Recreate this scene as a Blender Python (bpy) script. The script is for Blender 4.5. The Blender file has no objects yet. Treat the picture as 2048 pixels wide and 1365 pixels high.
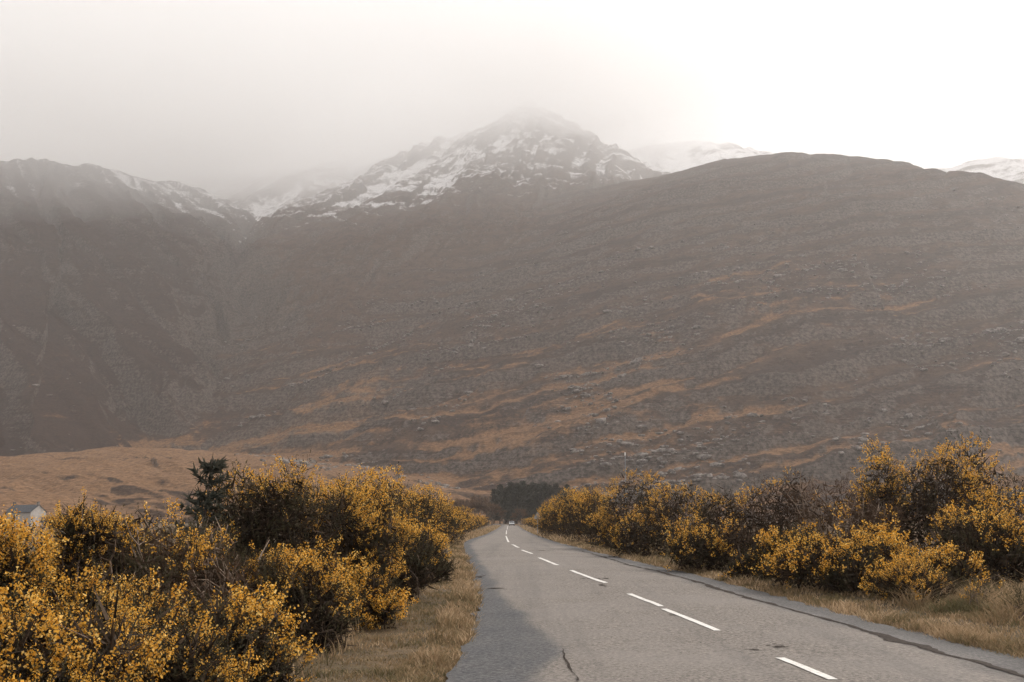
import bpy, math, random
import numpy as np

random.seed(5)
RNG = np.random.default_rng(11)
scene = bpy.context.scene
COL = scene.collection

# ------------------------------------------------------------------ camera
EYE = 1.60
PITCH = math.radians(10.1)
FPX = 1991.0                                   # focal length in photo pixels (35 mm on a 36 mm wide sensor)
cam_d = bpy.data.cameras.new('camera')
cam = bpy.data.objects.new('camera', cam_d)
COL.objects.link(cam)
cam.location = (0, 0, EYE)
cam.rotation_euler = (math.pi / 2 + PITCH, 0, 0)
cam_d.sensor_width = 36.0
cam_d.lens = 35.0
cam_d.clip_start = 0.1
cam_d.clip_end = 30000
scene.camera = cam

# ------------------------------------------------------------------ sky and sun (bright overcast, sun behind thin cloud to the right)
SUN_AZ, SUN_EL = math.radians(62), math.radians(40)
SUN = (math.sin(SUN_AZ) * math.cos(SUN_EL), math.cos(SUN_AZ) * math.cos(SUN_EL), math.sin(SUN_EL))
world = bpy.data.worlds.new('World')
scene.world = world
world.use_nodes = True
wt = world.node_tree
wt.nodes.clear()
w_out = wt.nodes.new('ShaderNodeOutputWorld')
w_bg = wt.nodes.new('ShaderNodeBackground')
w_sky = wt.nodes.new('ShaderNodeTexSky')
w_sky.sky_type = 'NISHITA'
w_sky.sun_disc = False
w_sky.sun_elevation = SUN_EL
w_sky.sun_rotation = SUN_AZ
w_sky.air_density = 1.0
w_sky.dust_density = 4.0
w_tc = wt.nodes.new('ShaderNodeTexCoord')
w_dot = wt.nodes.new('ShaderNodeVectorMath'); w_dot.operation = 'DOT_PRODUCT'
w_dot.inputs[1].default_value = SUN
w_map = wt.nodes.new('ShaderNodeMapRange')     # cloud glows more towards the veiled sun
w_map.interpolation_type = 'SMOOTHSTEP'
w_map.inputs['From Min'].default_value = 0.1
w_map.inputs['From Max'].default_value = 1.0
w_map.inputs['To Min'].default_value = 0.0
w_map.inputs['To Max'].default_value = 1.0
w_noise = wt.nodes.new('ShaderNodeTexNoise')
w_noise.inputs['Scale'].default_value = 1.6
w_noise.inputs['Detail'].default_value = 3
w_cloud = wt.nodes.new('ShaderNodeMix'); w_cloud.data_type = 'RGBA'
w_cloud.inputs[6].default_value = (8.4, 8.5, 8.6, 1)
w_cloud.inputs[7].default_value = (15.5, 15.3, 15.2, 1)
w_nm = wt.nodes.new('ShaderNodeMath'); w_nm.operation = 'MULTIPLY_ADD'
w_nm.inputs[1].default_value = 0.22
w_add = wt.nodes.new('ShaderNodeMath'); w_add.operation = 'SUBTRACT'; w_add.inputs[1].default_value = 0.11
w_mix = wt.nodes.new('ShaderNodeMix'); w_mix.data_type = 'RGBA'
w_mix.inputs[0].default_value = 0.93
L = wt.links.new
L(w_tc.outputs['Generated'], w_dot.inputs[0])
L(w_tc.outputs['Generated'], w_noise.inputs['Vector'])
L(w_dot.outputs['Value'], w_map.inputs['Value'])
L(w_noise.outputs['Fac'], w_nm.inputs[0])
L(w_map.outputs['Result'], w_nm.inputs[2])
L(w_nm.outputs['Value'], w_add.inputs[0])
L(w_add.outputs['Value'], w_cloud.inputs[0])
L(w_sky.outputs['Color'], w_mix.inputs[6])
L(w_cloud.outputs[2], w_mix.inputs[7])
L(w_mix.outputs[2], w_bg.inputs['Color'])
w_bg.inputs['Strength'].default_value = 0.085
L(w_bg.outputs['Background'], w_out.inputs['Surface'])

sun_d = bpy.data.lights.new('sun', 'SUN')
sun_d.energy = 2.7
sun_d.angle = math.radians(9)
sun_d.color = (1.0, 0.945, 0.88)
sun = bpy.data.objects.new('sun', sun_d)
COL.objects.link(sun)
from mathutils import Vector
sun.rotation_euler = Vector(SUN).to_track_quat('Z', 'Y').to_euler()
sun.location = (60, 30, 80)

scene.view_settings.view_transform = 'Standard'
scene.view_settings.look = 'None'
scene.view_settings.exposure = 0.30
scene.view_settings.gamma = 1.0
scene.view_settings.use_curve_mapping = False
cy = scene.cycles
cy.max_bounces = 12
cy.diffuse_bounces = 2
cy.glossy_bounces = 2
cy.transmission_bounces = 3
cy.volume_bounces = 10
cy.transparent_max_bounces = 8
cy.use_adaptive_sampling = True
cy.adaptive_threshold = 0.02
cy.use_denoising = True
cy.caustics_reflective = False
cy.caustics_refractive = False

# ------------------------------------------------------------------ helpers
def hash2(ix, iy, seed):
    with np.errstate(over='ignore'):
        h = (ix.astype(np.int64).astype(np.uint32) * np.uint32(374761393) + iy.astype(np.int64).astype(np.uint32) * np.uint32(668265263)
             + np.uint32((seed * 2246822519) & 0xffffffff))
        h = (h ^ (h >> np.uint32(13))) * np.uint32(1274126177)
        h = h ^ (h >> np.uint32(16))
    return h.astype(np.float64) / 4294967295.0

def noise2(x, y, seed=0):
    x = np.asarray(x, float); y = np.asarray(y, float)
    ix = np.floor(x); iy = np.floor(y)
    fx = x - ix; fy = y - iy
    fx = fx * fx * fx * (fx * (fx * 6 - 15) + 10); fy = fy * fy * fy * (fy * (fy * 6 - 15) + 10)
    a = hash2(ix, iy, seed); b = hash2(ix + 1, iy, seed); c = hash2(ix, iy + 1, seed); d = hash2(ix + 1, iy + 1, seed)
    return (a + (b - a) * fx) * (1 - fy) + (c + (d - c) * fx) * fy

def fbm(x, y, octaves=4, seed=0, gain=0.5):
    s = 0.0; amp = 1.0; tot = 0.0
    for o in range(octaves):
        s = s + amp * (noise2(x * 2 ** o + 17.3 * o, y * 2 ** o + 9.1 * o, seed + o) * 2 - 1)
        tot += amp; amp *= gain
    return s / tot

def noise3(p, seed=0):                          # cheap 3-D variation from three planes
    return (noise2(p[:, 0] + 3.1 * p[:, 2], p[:, 1] - 1.7 * p[:, 2], seed) + noise2(p[:, 0], p[:, 2], seed + 5) + noise2(p[:, 1], p[:, 2], seed + 9)) / 3

def sstep(a, b, x):
    t = np.clip((x - a) / (b - a), 0, 1)
    return t * t * (3 - 2 * t)

def mesh_obj(name, verts, faces, material=None, parent=None, smooth=False, attrs=None, mesh_name=None):
    """one mesh object from numpy arrays; faces is (n,3) or (n,4) or a list of faces"""
    me = bpy.data.meshes.new(mesh_name or name)
    verts = np.asarray(verts, np.float32)
    if isinstance(faces, np.ndarray):
        n, k = faces.shape
        me.vertices.add(len(verts)); me.vertices.foreach_set('co', verts.ravel())
        me.loops.add(n * k); me.loops.foreach_set('vertex_index', faces.astype(np.int32).ravel())
        me.polygons.add(n)
        me.polygons.foreach_set('loop_start', np.arange(0, n * k, k, dtype=np.int32))
        me.polygons.foreach_set('loop_total', np.full(n, k, dtype=np.int32))
        me.update(calc_edges=True)
    else:
        me.from_pydata([tuple(map(float, v)) for v in verts], [], faces); me.update()
    if smooth:
        me.polygons.foreach_set('use_smooth', np.ones(len(me.polygons), dtype=bool))
    for key, val in (attrs or {}).items():
        val = np.asarray(val, np.float32)
        if val.ndim == 1:
            a = me.attributes.new(key, 'FLOAT', 'POINT'); a.data.foreach_set('value', val)
        else:
            a = me.attributes.new(key, 'FLOAT_VECTOR', 'POINT'); a.data.foreach_set('vector', val.ravel())
    if material: me.materials.append(material)
    o = bpy.data.objects.new(name, me)
    COL.objects.link(o)
    if parent: o.parent = parent
    return o

def empty(name, loc, rz=0.0):
    o = bpy.data.objects.new(name, None)
    o.empty_display_size = 0.3
    o.location = loc; o.rotation_euler = (0, 0, rz)
    COL.objects.link(o)
    return o

def tag(o, label=None, category=None, group=None, kind=None):
    if label: o['label'] = label
    if category: o['category'] = category
    if group: o['group'] = group
    if kind: o['kind'] = kind
    return o

def copy_tree(o, parent=None):
    c = o.copy(); COL.objects.link(c); c.parent = parent
    for ch in list(o.children): copy_tree(ch, c)
    return c

class MB:
    """collects vertices and faces of one mesh"""
    def __init__(s): s.v = []; s.f = []; s.n = 0
    def add(s, v, f):
        s.v.extend([tuple(p) for p in v]); s.f.extend([tuple(i + s.n for i in q) for q in f]); s.n += len(v)
    def box(s, x0, x1, y0, y1, z0, z1):
        s.add([(x0, y0, z0), (x1, y0, z0), (x1, y1, z0), (x0, y1, z0), (x0, y0, z1), (x1, y0, z1), (x1, y1, z1), (x0, y1, z1)],
              [(0, 3, 2, 1), (4, 5, 6, 7), (0, 1, 5, 4), (1, 2, 6, 5), (2, 3, 7, 6), (3, 0, 4, 7)])
    def tube(s, pts, radii, sides=6, cap=True):
        v, f = tube(pts, radii, sides, cap); s.add(v, f)
    def prism(s, poly, x0, x1):                 # polygon in (y, z) pushed along x
        n = len(poly)
        s.add([(x0, y, z) for y, z in poly] + [(x1, y, z) for y, z in poly],
              [tuple(range(n))[::-1], tuple(range(n, 2 * n))] + [(i, (i + 1) % n, n + (i + 1) % n, n + i) for i in range(n)])
    def build(s, name, material, parent=None, smooth=False):
        return mesh_obj(name, s.v, s.f, material, parent, smooth)

def tube(pts, radii, sides=6, cap=True):
    pts = [np.array(p, float) for p in pts]; v = []; f = []
    for i, p in enumerate(pts):
        d = pts[min(i + 1, len(pts) - 1)] - pts[max(i - 1, 0)]
        d /= (np.linalg.norm(d) + 1e-9)
        a = np.cross(d, (0.31, 0.2, 0.93) if abs(d[2]) < 0.9 else (1, 0.1, 0)); a /= np.linalg.norm(a)
        b = np.cross(d, a)
        for k in range(sides):
            t = 2 * math.pi * k / sides
            v.append(p + radii[i] * (math.cos(t) * a + math.sin(t) * b))
    for i in range(len(pts) - 1):
        for k in range(sides):
            k2 = (k + 1) % sides
            f.append((i * sides + k, i * sides + k2, (i + 1) * sides + k2, (i + 1) * sides + k))
    if cap:
        f.append(tuple(range(sides))[::-1]); f.append(tuple(range((len(pts) - 1) * sides, len(pts) * sides)))
    return v, f

# ------------------------------------------------------------------ measuring: the land under and around the road
GY = np.array([-60, 0, 8, 11.5, 16, 20, 25, 35, 46, 70, 120, 200, 320, 500, 6000], float)
GZ = np.array([0.0, 0.0, 0.02, 0.05, 0.14, 0.22, 0.31, 0.35, 0.33, 0.12, -0.26, -0.60, -0.82, -1.0, -1.0])
def g(y): return np.interp(y, GY, GZ)
def ray(px, py):
    u = (px - 1024.0) / FPX; v = (682.5 - py) / FPX
    return np.array([u, math.cos(PITCH) - v * math.sin(PITCH), math.sin(PITCH) + v * math.cos(PITCH)])
def at(px, py, r):                              # the point seen at a photo pixel, r metres away on the map
    d = ray(px, py); d = d * (r / math.hypot(d[0], d[1]))
    return np.array([d[0], d[1], EYE + d[2]])
def on_ground(px, py):
    d = ray(px, py); t = 5.0
    for _ in range(60):
        t = (g(t * d[1]) - EYE) / d[2] * 0.5 + t * 0.5
    return np.array([t * d[0], t * d[1]])
EL = [on_ground(*p) for p in [(885, 1365), (905, 1330), (930, 1295), (948, 1250), (958, 1205), (956, 1175), (945, 1150), (933, 1120), (922, 1097), (921, 1087), (936, 1080), (962, 1072), (985, 1062), (1000, 1053)]]
ER = [on_ground(*p) for p in [(2120, 1342), (2044, 1318), (1895, 1281), (1720, 1238), (1545, 1190), (1369, 1145), (1200, 1107), (1130, 1089), (1085, 1074), (1056, 1063), (1041, 1054)]]
yl = np.array([p[1] for p in EL]); xl_ = np.array([p[0] for p in EL])
yr = np.array([p[1] for p in ER]); xr_ = np.array([p[0] for p in ER])
def smooth_curve(ys, xs, y, pre, post):
    o = np.argsort(ys); ys = np.concatenate([[-60, 0], ys[o], [330, 380, 430, 520]]); xs = np.concatenate([pre, xs[o], post])
    f = lambda q: np.interp(q, ys, xs)
    w = np.maximum(0.6, np.asarray(y, float) * 0.06)
    return (f(y - w) + 2 * f(y - w / 2) + 2 * f(y) + 2 * f(y + w / 2) + f(y + w)) / 8
def xl(y): return smooth_curve(yl, xl_, y, [0.6, -0.35], [-3.0, -4.6, -11, -38])
def xr(y): return smooth_curve(yr, xr_, y, [6.2, 6.0], [2.4, 1.2, -4.5, -30])
def G(x, y):                                    # ground height off the road
    x = np.asarray(x, float); y = np.asarray(y, float)
    dl = xl(y) - x; dr = x - xr(y)
    d = np.maximum(dl, dr)
    up = sstep(-0.15, 0.5, d) * 0.07 + sstep(0.3, 3.5, dr) * 0.10
    rough = fbm(x * 1.3, y * 1.3, 3, 4) * 0.05 * sstep(0.0, 1.0, d) + fbm(x * 0.08, y * 0.08, 3, 8) * 0.6 * sstep(6, 40, d)
    return g(y) - 0.05 + up + rough

# ------------------------------------------------------------------ materials
def new_mat(name):
    m = bpy.data.materials.new(name); m.use_nodes = True
    nt = m.node_tree; b = nt.nodes['Principled BSDF']
    b.inputs['Roughness'].default_value = 0.9
    b.inputs['Specular IOR Level'].default_value = 0.15
    return m, nt, b
def node(nt, kind, **kw):
    n = nt.nodes.new(kind)
    for k, v in kw.items():
        if k in n.inputs: n.inputs[k].default_value = v
        else: setattr(n, k, v)
    return n
def mixc(nt, fac, a, b, mode='MIX'):
    n = nt.nodes.new('ShaderNodeMix'); n.data_type = 'RGBA'; n.blend_type = mode
    for i, x in ((0, fac), (6, a), (7, b)):
        if hasattr(x, 'links') or isinstance(x, bpy.types.NodeSocket): nt.links.new(x, n.inputs[i])
        elif i == 0: n.inputs[0].default_value = x
        else: n.inputs[i].default_value = (*x, 1) if len(x) == 3 else x
    return n.outputs[2]
def mrange(nt, val, a, b, c=0.0, d=1.0):
    n = nt.nodes.new('ShaderNodeMapRange'); nt.links.new(val, n.inputs['Value'])
    n.inputs['From Min'].default_value = a; n.inputs['From Max'].default_value = b
    n.inputs['To Min'].default_value = c; n.inputs['To Max'].default_value = d
    return n.outputs['Result']
def math_n(nt, op, a, b):
    n = nt.nodes.new('ShaderNodeMath'); n.operation = op
    for i, x in enumerate((a, b)):
        if isinstance(x, bpy.types.NodeSocket): nt.links.new(x, n.inputs[i])
        else: n.inputs[i].default_value = x
    return n.outputs[0]
def tex_noise(nt, vec, scale, detail=3.0, rough=0.55):
    n = nt.nodes.new('ShaderNodeTexNoise'); n.inputs['Scale'].default_value = scale
    n.inputs['Detail'].default_value = detail; n.inputs['Roughness'].default_value = rough
    if vec is not None: nt.links.new(vec, n.inputs['Vector'])
    return n.outputs['Fac']
def attr(nt, name, out='Fac'):
    n = nt.nodes.new('ShaderNodeAttribute'); n.attribute_name = name
    return n.outputs[out]
def position(nt):
    return nt.nodes.new('ShaderNodeNewGeometry').outputs['Position']
def bump(nt, bsdf, height, strength, dist):
    n = nt.nodes.new('ShaderNodeBump'); n.inputs['Strength'].default_value = strength; n.inputs['Distance'].default_value = dist
    nt.links.new(height, n.inputs['Height']); nt.links.new(n.outputs['Normal'], bsdf.inputs['Normal'])
def plain(name, col, rough=0.8, spec=0.2, vary=0.25, scale=6.0, metal=0.0):
    m, nt, b = new_mat(name)
    tc = nt.nodes.new('ShaderNodeTexCoord').outputs['Object']
    f = mrange(nt, tex_noise(nt, tc, scale, 4), 0.3, 0.7)
    nt.links.new(mixc(nt, f, [c * (1 - vary) for c in col], [min(1, c * (1 + vary)) for c in col]), b.inputs['Base Color'])
    b.inputs['Roughness'].default_value = rough; b.inputs['Specular IOR Level'].default_value = spec; b.inputs['Metallic'].default_value = metal
    return m

# asphalt: pale worn chippings in the lanes, dark damp edge on the left, bluish patched edge on the right
M_ROAD, nt, b = new_mat('asphalt')
pos = position(nt)
speck = tex_noise(nt, pos, 22, 5, 0.85)
speck2 = tex_noise(nt, pos, 3.5, 6, 0.8)
big = tex_noise(nt, pos, 0.5, 5, 0.6)
c = mixc(nt, mrange(nt, speck, 0.40, 0.61), (0.058, 0.050, 0.043), (0.265, 0.227, 0.195))
c = mixc(nt, mrange(nt, big, 0.40, 0.62, 0.0, 0.5), c, (0.20, 0.176, 0.158))
c = mixc(nt, mrange(nt, speck2, 0.56, 0.72, 0.0, 0.55), c, (0.07, 0.062, 0.058))
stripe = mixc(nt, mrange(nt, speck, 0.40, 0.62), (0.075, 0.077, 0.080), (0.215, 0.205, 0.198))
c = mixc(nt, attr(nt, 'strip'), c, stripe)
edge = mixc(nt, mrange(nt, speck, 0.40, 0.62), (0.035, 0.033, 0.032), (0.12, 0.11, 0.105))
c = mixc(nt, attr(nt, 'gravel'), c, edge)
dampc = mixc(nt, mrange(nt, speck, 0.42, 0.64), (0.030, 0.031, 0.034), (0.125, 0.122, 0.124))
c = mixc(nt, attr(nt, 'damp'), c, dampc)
mpr = nt.nodes.new('ShaderNodeMapping'); mpr.inputs['Scale'].default_value = (1.3, 0.06, 1.0); nt.links.new(pos, mpr.inputs['Vector'])
c = mixc(nt, mrange(nt, tex_noise(nt, mpr.outputs['Vector'], 1.0, 5, 0.7), 0.50, 0.66, 0.0, 0.38), c, (0.085, 0.076, 0.070))
nt.links.new(c, b.inputs['Base Color'])
b.inputs['Roughness'].default_value = 0.85
b.inputs['Specular IOR Level'].default_value = 0.3
bump(nt, b, speck, 0.5, 0.012)

M_PAINT, nt, b = new_mat('road_paint')
pos = position(nt)
f = mrange(nt, tex_noise(nt, pos, 14, 6, 0.85), 0.50, 0.72)
nt.links.new(mixc(nt, f, (0.66, 0.63, 0.59), (0.22, 0.19, 0.17)), b.inputs['Base Color'])
M_CRACK, nt, b = new_mat('crack_dirt')
pos = position(nt)
nt.links.new(mixc(nt, mrange(nt, tex_noise(nt, pos, 30, 3), 0.3, 0.7), (0.014, 0.010, 0.008), (0.060, 0.045, 0.036)), b.inputs['Base Color'])

M_GROUND, nt, b = new_mat('moor_ground')
pos = position(nt)
n1 = tex_noise(nt, pos, 1.1, 5, 0.65); n2 = tex_noise(nt, pos, 9.0, 5, 0.7); n3 = tex_noise(nt, pos, 0.012, 6, 0.6)
c = mixc(nt, mrange(nt, n1, 0.35, 0.65), (0.075, 0.062, 0.036), (0.17, 0.115, 0.065))
c = mixc(nt, mrange(nt, n2, 0.35, 0.7), c, (0.085, 0.06, 0.04))
c = mixc(nt, mrange(nt, n3, 0.48, 0.62, 0.0, 0.6), c, (0.21, 0.105, 0.05))
nt.links.new(c, b.inputs['Base Color'])
bump(nt, b, n2, 0.6, 0.05)

M_MTN, nt, b = new_mat('mountainside')
pos = position(nt)
def squash(sx, sy, sz, rot=0.0):
    mp = nt.nodes.new('ShaderNodeMapping'); mp.inputs['Scale'].default_value = (sx, sy, sz); mp.inputs['Rotation'].default_value = (0, rot, 0)
    nt.links.new(pos, mp.inputs['Vector']); return mp.outputs['Vector']
fine = tex_noise(nt, pos, 0.30, 6, 0.75)
mid = tex_noise(nt, pos, 0.05, 5, 0.68)
strat = tex_noise(nt, squash(0.007, 0.010, 0.17, 0.20), 1.0, 6, 0.72)
heath = mixc(nt, mrange(nt, mid, 0.40, 0.60), (0.030, 0.018, 0.014), (0.078, 0.046, 0.031))
heath = mixc(nt, mrange(nt, fine, 0.46, 0.62, 0, 0.8), heath, (0.115, 0.072, 0.046))
heath = mixc(nt, math_n(nt, 'MULTIPLY', attr(nt, 'heather'), 0.75), heath, mixc(nt, mrange(nt, fine, 0.40, 0.62), (0.018, 0.012, 0.011), (0.048, 0.030, 0.023)))
rockc = mixc(nt, mrange(nt, fine, 0.40, 0.60), (0.028, 0.022, 0.018), (0.170, 0.138, 0.116))
rk = mrange(nt, math_n(nt, 'ADD', attr(nt, 'rock'), math_n(nt, 'ADD', math_n(nt, 'MULTIPLY', strat, 1.7), math_n(nt, 'MULTIPLY', fine, 0.8))), 1.66, 1.98)
gr = mrange(nt, math_n(nt, 'ADD', attr(nt, 'grass'), math_n(nt, 'ADD', math_n(nt, 'MULTIPLY', mid, 0.9), math_n(nt, 'MULTIPLY', strat, 0.6))), 1.14, 1.36)
grassc = mixc(nt, mrange(nt, fine, 0.38, 0.62), (0.095, 0.050, 0.026), (0.26, 0.145, 0.075))
grassc = mixc(nt, math_n(nt, 'MULTIPLY', attr(nt, 'straw'), 0.55), grassc, mixc(nt, mrange(nt, fine, 0.38, 0.62), (0.13, 0.072, 0.040), (0.30, 0.178, 0.100)))
c = mixc(nt, gr, heath, grassc)
c = mixc(nt, math_n(nt, 'MULTIPLY', rk, 0.72), c, rockc)
sn = mrange(nt, math_n(nt, 'ADD', attr(nt, 'snow'), math_n(nt, 'ADD', math_n(nt, 'MULTIPLY', strat, 0.45), math_n(nt, 'ADD', math_n(nt, 'MULTIPLY', fine, 0.9), math_n(nt, 'MULTIPLY', mid, 0.9)))), 1.50, 1.82)
c = mixc(nt, sn, c, (0.74, 0.73, 0.735))
nt.links.new(c, b.inputs['Base Color'])
b.inputs['Specular IOR Level'].default_value = 0.05
bump(nt, b, math_n(nt, 'ADD', math_n(nt, 'MULTIPLY', fine, 0.5), strat), 0.7, 6.0)

M_BOULDER, nt, b = new_mat('boulder_rock')
pos = position(nt)
nt.links.new(mixc(nt, mrange(nt, tex_noise(nt, pos, 0.3, 5, 0.7), 0.40, 0.62), (0.075, 0.064, 0.056), (0.30, 0.262, 0.235)), b.inputs['Base Color'])

def leafy(name, dark, light, dead, translucent=0.25):
    m, nt, b = new_mat(name)
    c = mixc(nt, mrange(nt, attr(nt, 'tone'), 0.0, 0.62), dark, light)
    c = mixc(nt, mrange(nt, attr(nt, 'tone'), 0.66, 0.9), c, dead)
    nt.links.new(c, b.inputs['Base Color'])
    tr = nt.nodes.new('ShaderNodeBsdfTranslucent'); nt.links.new(c, tr.inputs['Color'])
    mx = nt.nodes.new('ShaderNodeMixShader'); mx.inputs[0].default_value = translucent
    nt.links.new(b.outputs[0], mx.inputs[1]); nt.links.new(tr.outputs[0], mx.inputs[2])
    nt.links.new(mx.outputs[0], nt.nodes['Material Output'].inputs['Surface'])
    return m
M_SPINE = leafy('gorse_spines', (0.024, 0.023, 0.012), (0.075, 0.062, 0.033), (0.12, 0.072, 0.043))
M_SPINE_DRY = leafy('dry_gorse_spines', (0.055, 0.036, 0.024), (0.10, 0.062, 0.040), (0.15, 0.095, 0.062))
M_FLOWER = leafy('gorse_flowers', (0.60, 0.275, 0.028), (0.87, 0.47, 0.075), (0.96, 0.66, 0.22), 0.4)
M_STEM = plain('gorse_stems', (0.125, 0.088, 0.064), vary=0.5, scale=9)
M_STEM_PALE = plain('bare_gorse_stems', (0.27, 0.20, 0.15), vary=0.35, scale=9)
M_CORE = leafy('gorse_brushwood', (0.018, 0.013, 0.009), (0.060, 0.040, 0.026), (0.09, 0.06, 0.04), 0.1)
M_BLADE = leafy('verge_grass_blades', (0.125, 0.105, 0.052), (0.34, 0.235, 0.135), (0.54, 0.39, 0.245), 0.3)
M_NEEDLE = leafy('conifer_needles', (0.040, 0.042, 0.033), (0.080, 0.078, 0.060), (0.10, 0.08, 0.06))
M_BARK = plain('tree_bark', (0.105, 0.082, 0.066), vary=0.4, scale=3)
M_TWIG = leafy('bare_twigs', (0.085, 0.058, 0.045), (0.135, 0.090, 0.064), (0.20, 0.125, 0.075))

# ------------------------------------------------------------------ ground sheet
rows = np.unique(np.concatenate([np.arange(-60, 6, 3.0), np.arange(6, 32, 0.35), np.arange(32, 80, 1.0), np.geomspace(80, 600, 50), np.geomspace(620, 6500, 24)]))
offs = np.array([-6000, -3000, -1500, -700, -350, -180, -100, -60, -40, -28, -20, -15, -12, -10, -8.5, -7, -6, -5, -4.2, -3.5, -2.9, -2.4, -1.9, -1.5, -1.15, -0.85, -0.6, -0.4, -0.22, -0.1, 0.05])
Xg = []
for y in rows:
    a, bb = float(xl(y)), float(xr(y))
    Xg.append(np.concatenate([a + offs, np.linspace(a + 0.3, bb - 0.3, 6), bb - offs[::-1]]))
Xg = np.array(Xg); Yg = np.repeat(rows[:, None], Xg.shape[1], 1)
Zg = G(Xg, Yg)
inside = (Xg > xl(Yg)) & (Xg < xr(Yg)); Zg[inside] = g(Yg[inside]) - 0.06
nr, nc = Xg.shape
idx = np.arange(nr * nc).reshape(nr, nc)
quads = np.stack([idx[:-1, :-1], idx[:-1, 1:], idx[1:, 1:], idx[1:, :-1]], -1).reshape(-1, 4)
ground = mesh_obj('ground', np.stack([Xg, Yg, Zg], -1).reshape(-1, 3), quads, M_GROUND, smooth=True)
tag(ground, kind='structure')

# ------------------------------------------------------------------ road with its patches, cracks and centre line
CR = [on_ground(*p) for p in [(2140, 1392), (2044, 1356), (1939, 1327), (1834, 1299), (1698, 1255), (1588, 1228), (1501, 1202), (1369, 1161), (1268, 1136), (1160, 1104), (1100, 1087), (1075, 1076)]]
cry = np.array([p[1] for p in CR]); crx = np.array([p[0] for p in CR])
def xcrack(y): return np.interp(y, cry, crx)
rrow = np.unique(np.concatenate([np.arange(-60, 7, 1.0), np.arange(7, 40, 0.16), np.arange(40, 120, 0.8), np.geomspace(120, 520, 60)]))
u = np.linspace(0, 1, 61)
A, B = xl(rrow), xr(rrow)
ragged_l = fbm(rrow * 1.7, rrow * 0, 4, 31) * 0.14; ragged_r = fbm(rrow * 1.5, rrow * 0 + 3, 4, 32) * 0.16
A = A + ragged_l; B = B + ragged_r
RX = A[:, None] + (B - A)[:, None] * u[None]
RY = np.repeat(rrow[:, None], len(u), 1)
camber = 0.05 * (1 - (2 * u - 1) ** 2)
RZ = g(RY) + 0.012 + camber[None] + fbm(RX * 0.5, RY * 0.5, 3, 6) * 0.012
nr, nc = RX.shape
idx = np.arange(nr * nc).reshape(nr, nc)
quads = np.stack([idx[:-1, :-1], idx[:-1, 1:], idx[1:, 1:], idx[1:, :-1]], -1).reshape(-1, 4)
warp = fbm(RX * 1.1, RY * 0.7, 4, 21) * 0.22
xc = xcrack(RY)
strip = (0.55 + 0.6 * fbm(RX * 3, RY * 0.8, 4, 78)) * sstep(-0.10, 0.06, RX - xc + warp * 0.25) * sstep(6, 10, RY) * (1 - sstep(150, 260, RY))
gravel = sstep(1.05, 0.25, (B[:, None] - RX) + warp * 1.5) * 0.9
# damp, darker tarmac widening along the left edge (its right border, measured on the road)
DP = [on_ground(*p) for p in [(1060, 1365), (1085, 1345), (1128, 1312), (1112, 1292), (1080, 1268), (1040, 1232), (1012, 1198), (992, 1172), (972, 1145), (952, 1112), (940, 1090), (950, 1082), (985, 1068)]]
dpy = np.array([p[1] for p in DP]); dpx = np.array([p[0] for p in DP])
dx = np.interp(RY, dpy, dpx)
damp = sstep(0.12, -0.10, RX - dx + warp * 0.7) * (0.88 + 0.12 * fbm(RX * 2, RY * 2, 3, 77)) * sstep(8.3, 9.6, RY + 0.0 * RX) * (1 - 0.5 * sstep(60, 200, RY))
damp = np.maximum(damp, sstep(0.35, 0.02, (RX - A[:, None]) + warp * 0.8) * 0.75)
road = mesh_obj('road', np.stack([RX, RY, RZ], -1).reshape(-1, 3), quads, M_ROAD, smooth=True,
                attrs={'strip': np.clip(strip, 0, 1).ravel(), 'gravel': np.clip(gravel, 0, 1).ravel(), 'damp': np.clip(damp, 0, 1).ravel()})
tag(road, 'worn grey two lane road with broken white centre line', kind='structure')
def road_z(x, y):
    a, bb = xl(y), xr(y); uu = np.clip((x - a) / (bb - a), 0, 1)
    return g(y) + 0.012 + 0.05 * (1 - (2 * uu - 1) ** 2) + fbm(np.asarray(x) * 0.5, np.asarray(y) * 0.5, 3, 6) * 0.012
def ribbon(name, pts, widths, material, lift, step=0.25, rag=0.0, seed=0):
    pts = np.array(pts, float); seg = np.r_[0, np.cumsum(np.hypot(*np.diff(pts, axis=0).T))]
    n = max(2, int(seg[-1] / step)); s = np.linspace(0, seg[-1], n)
    x = np.interp(s, seg, pts[:, 0]); y = np.interp(s, seg, pts[:, 1]); w = np.interp(s, seg, np.array(widths, float))
    tx = np.gradient(x); ty = np.gradient(y); ln = np.hypot(tx, ty) + 1e-9; nx, ny = ty / ln, -tx / ln
    wl = w * (1 + rag * fbm(s * 2.3, s * 0 + seed, 4, 3 + seed)); wr = w * (1 + rag * fbm(s * 2.3, s * 0 + seed + 7.7, 4, 5 + seed))
    wob = rag * 0.05 * fbm(s * 1.2, s * 0, 3, 50 + seed)
    Lx, Ly = x - nx * (np.maximum(wl, 0.004) / 2 - wob), y - ny * np.maximum(wl, 0.004) / 2
    Rx, Ry = x + nx * (np.maximum(wr, 0.004) / 2 + wob), y + ny * np.maximum(wr, 0.004) / 2
    v = np.concatenate([np.stack([Lx, Ly, road_z(Lx, Ly) + lift], -1), np.stack([Rx, Ry, road_z(Rx, Ry) + lift], -1)])
    q = np.array([(i, n + i, n + i + 1, i + 1) for i in range(n - 1)])
    return mesh_obj(name, v, q, material, road)
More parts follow.
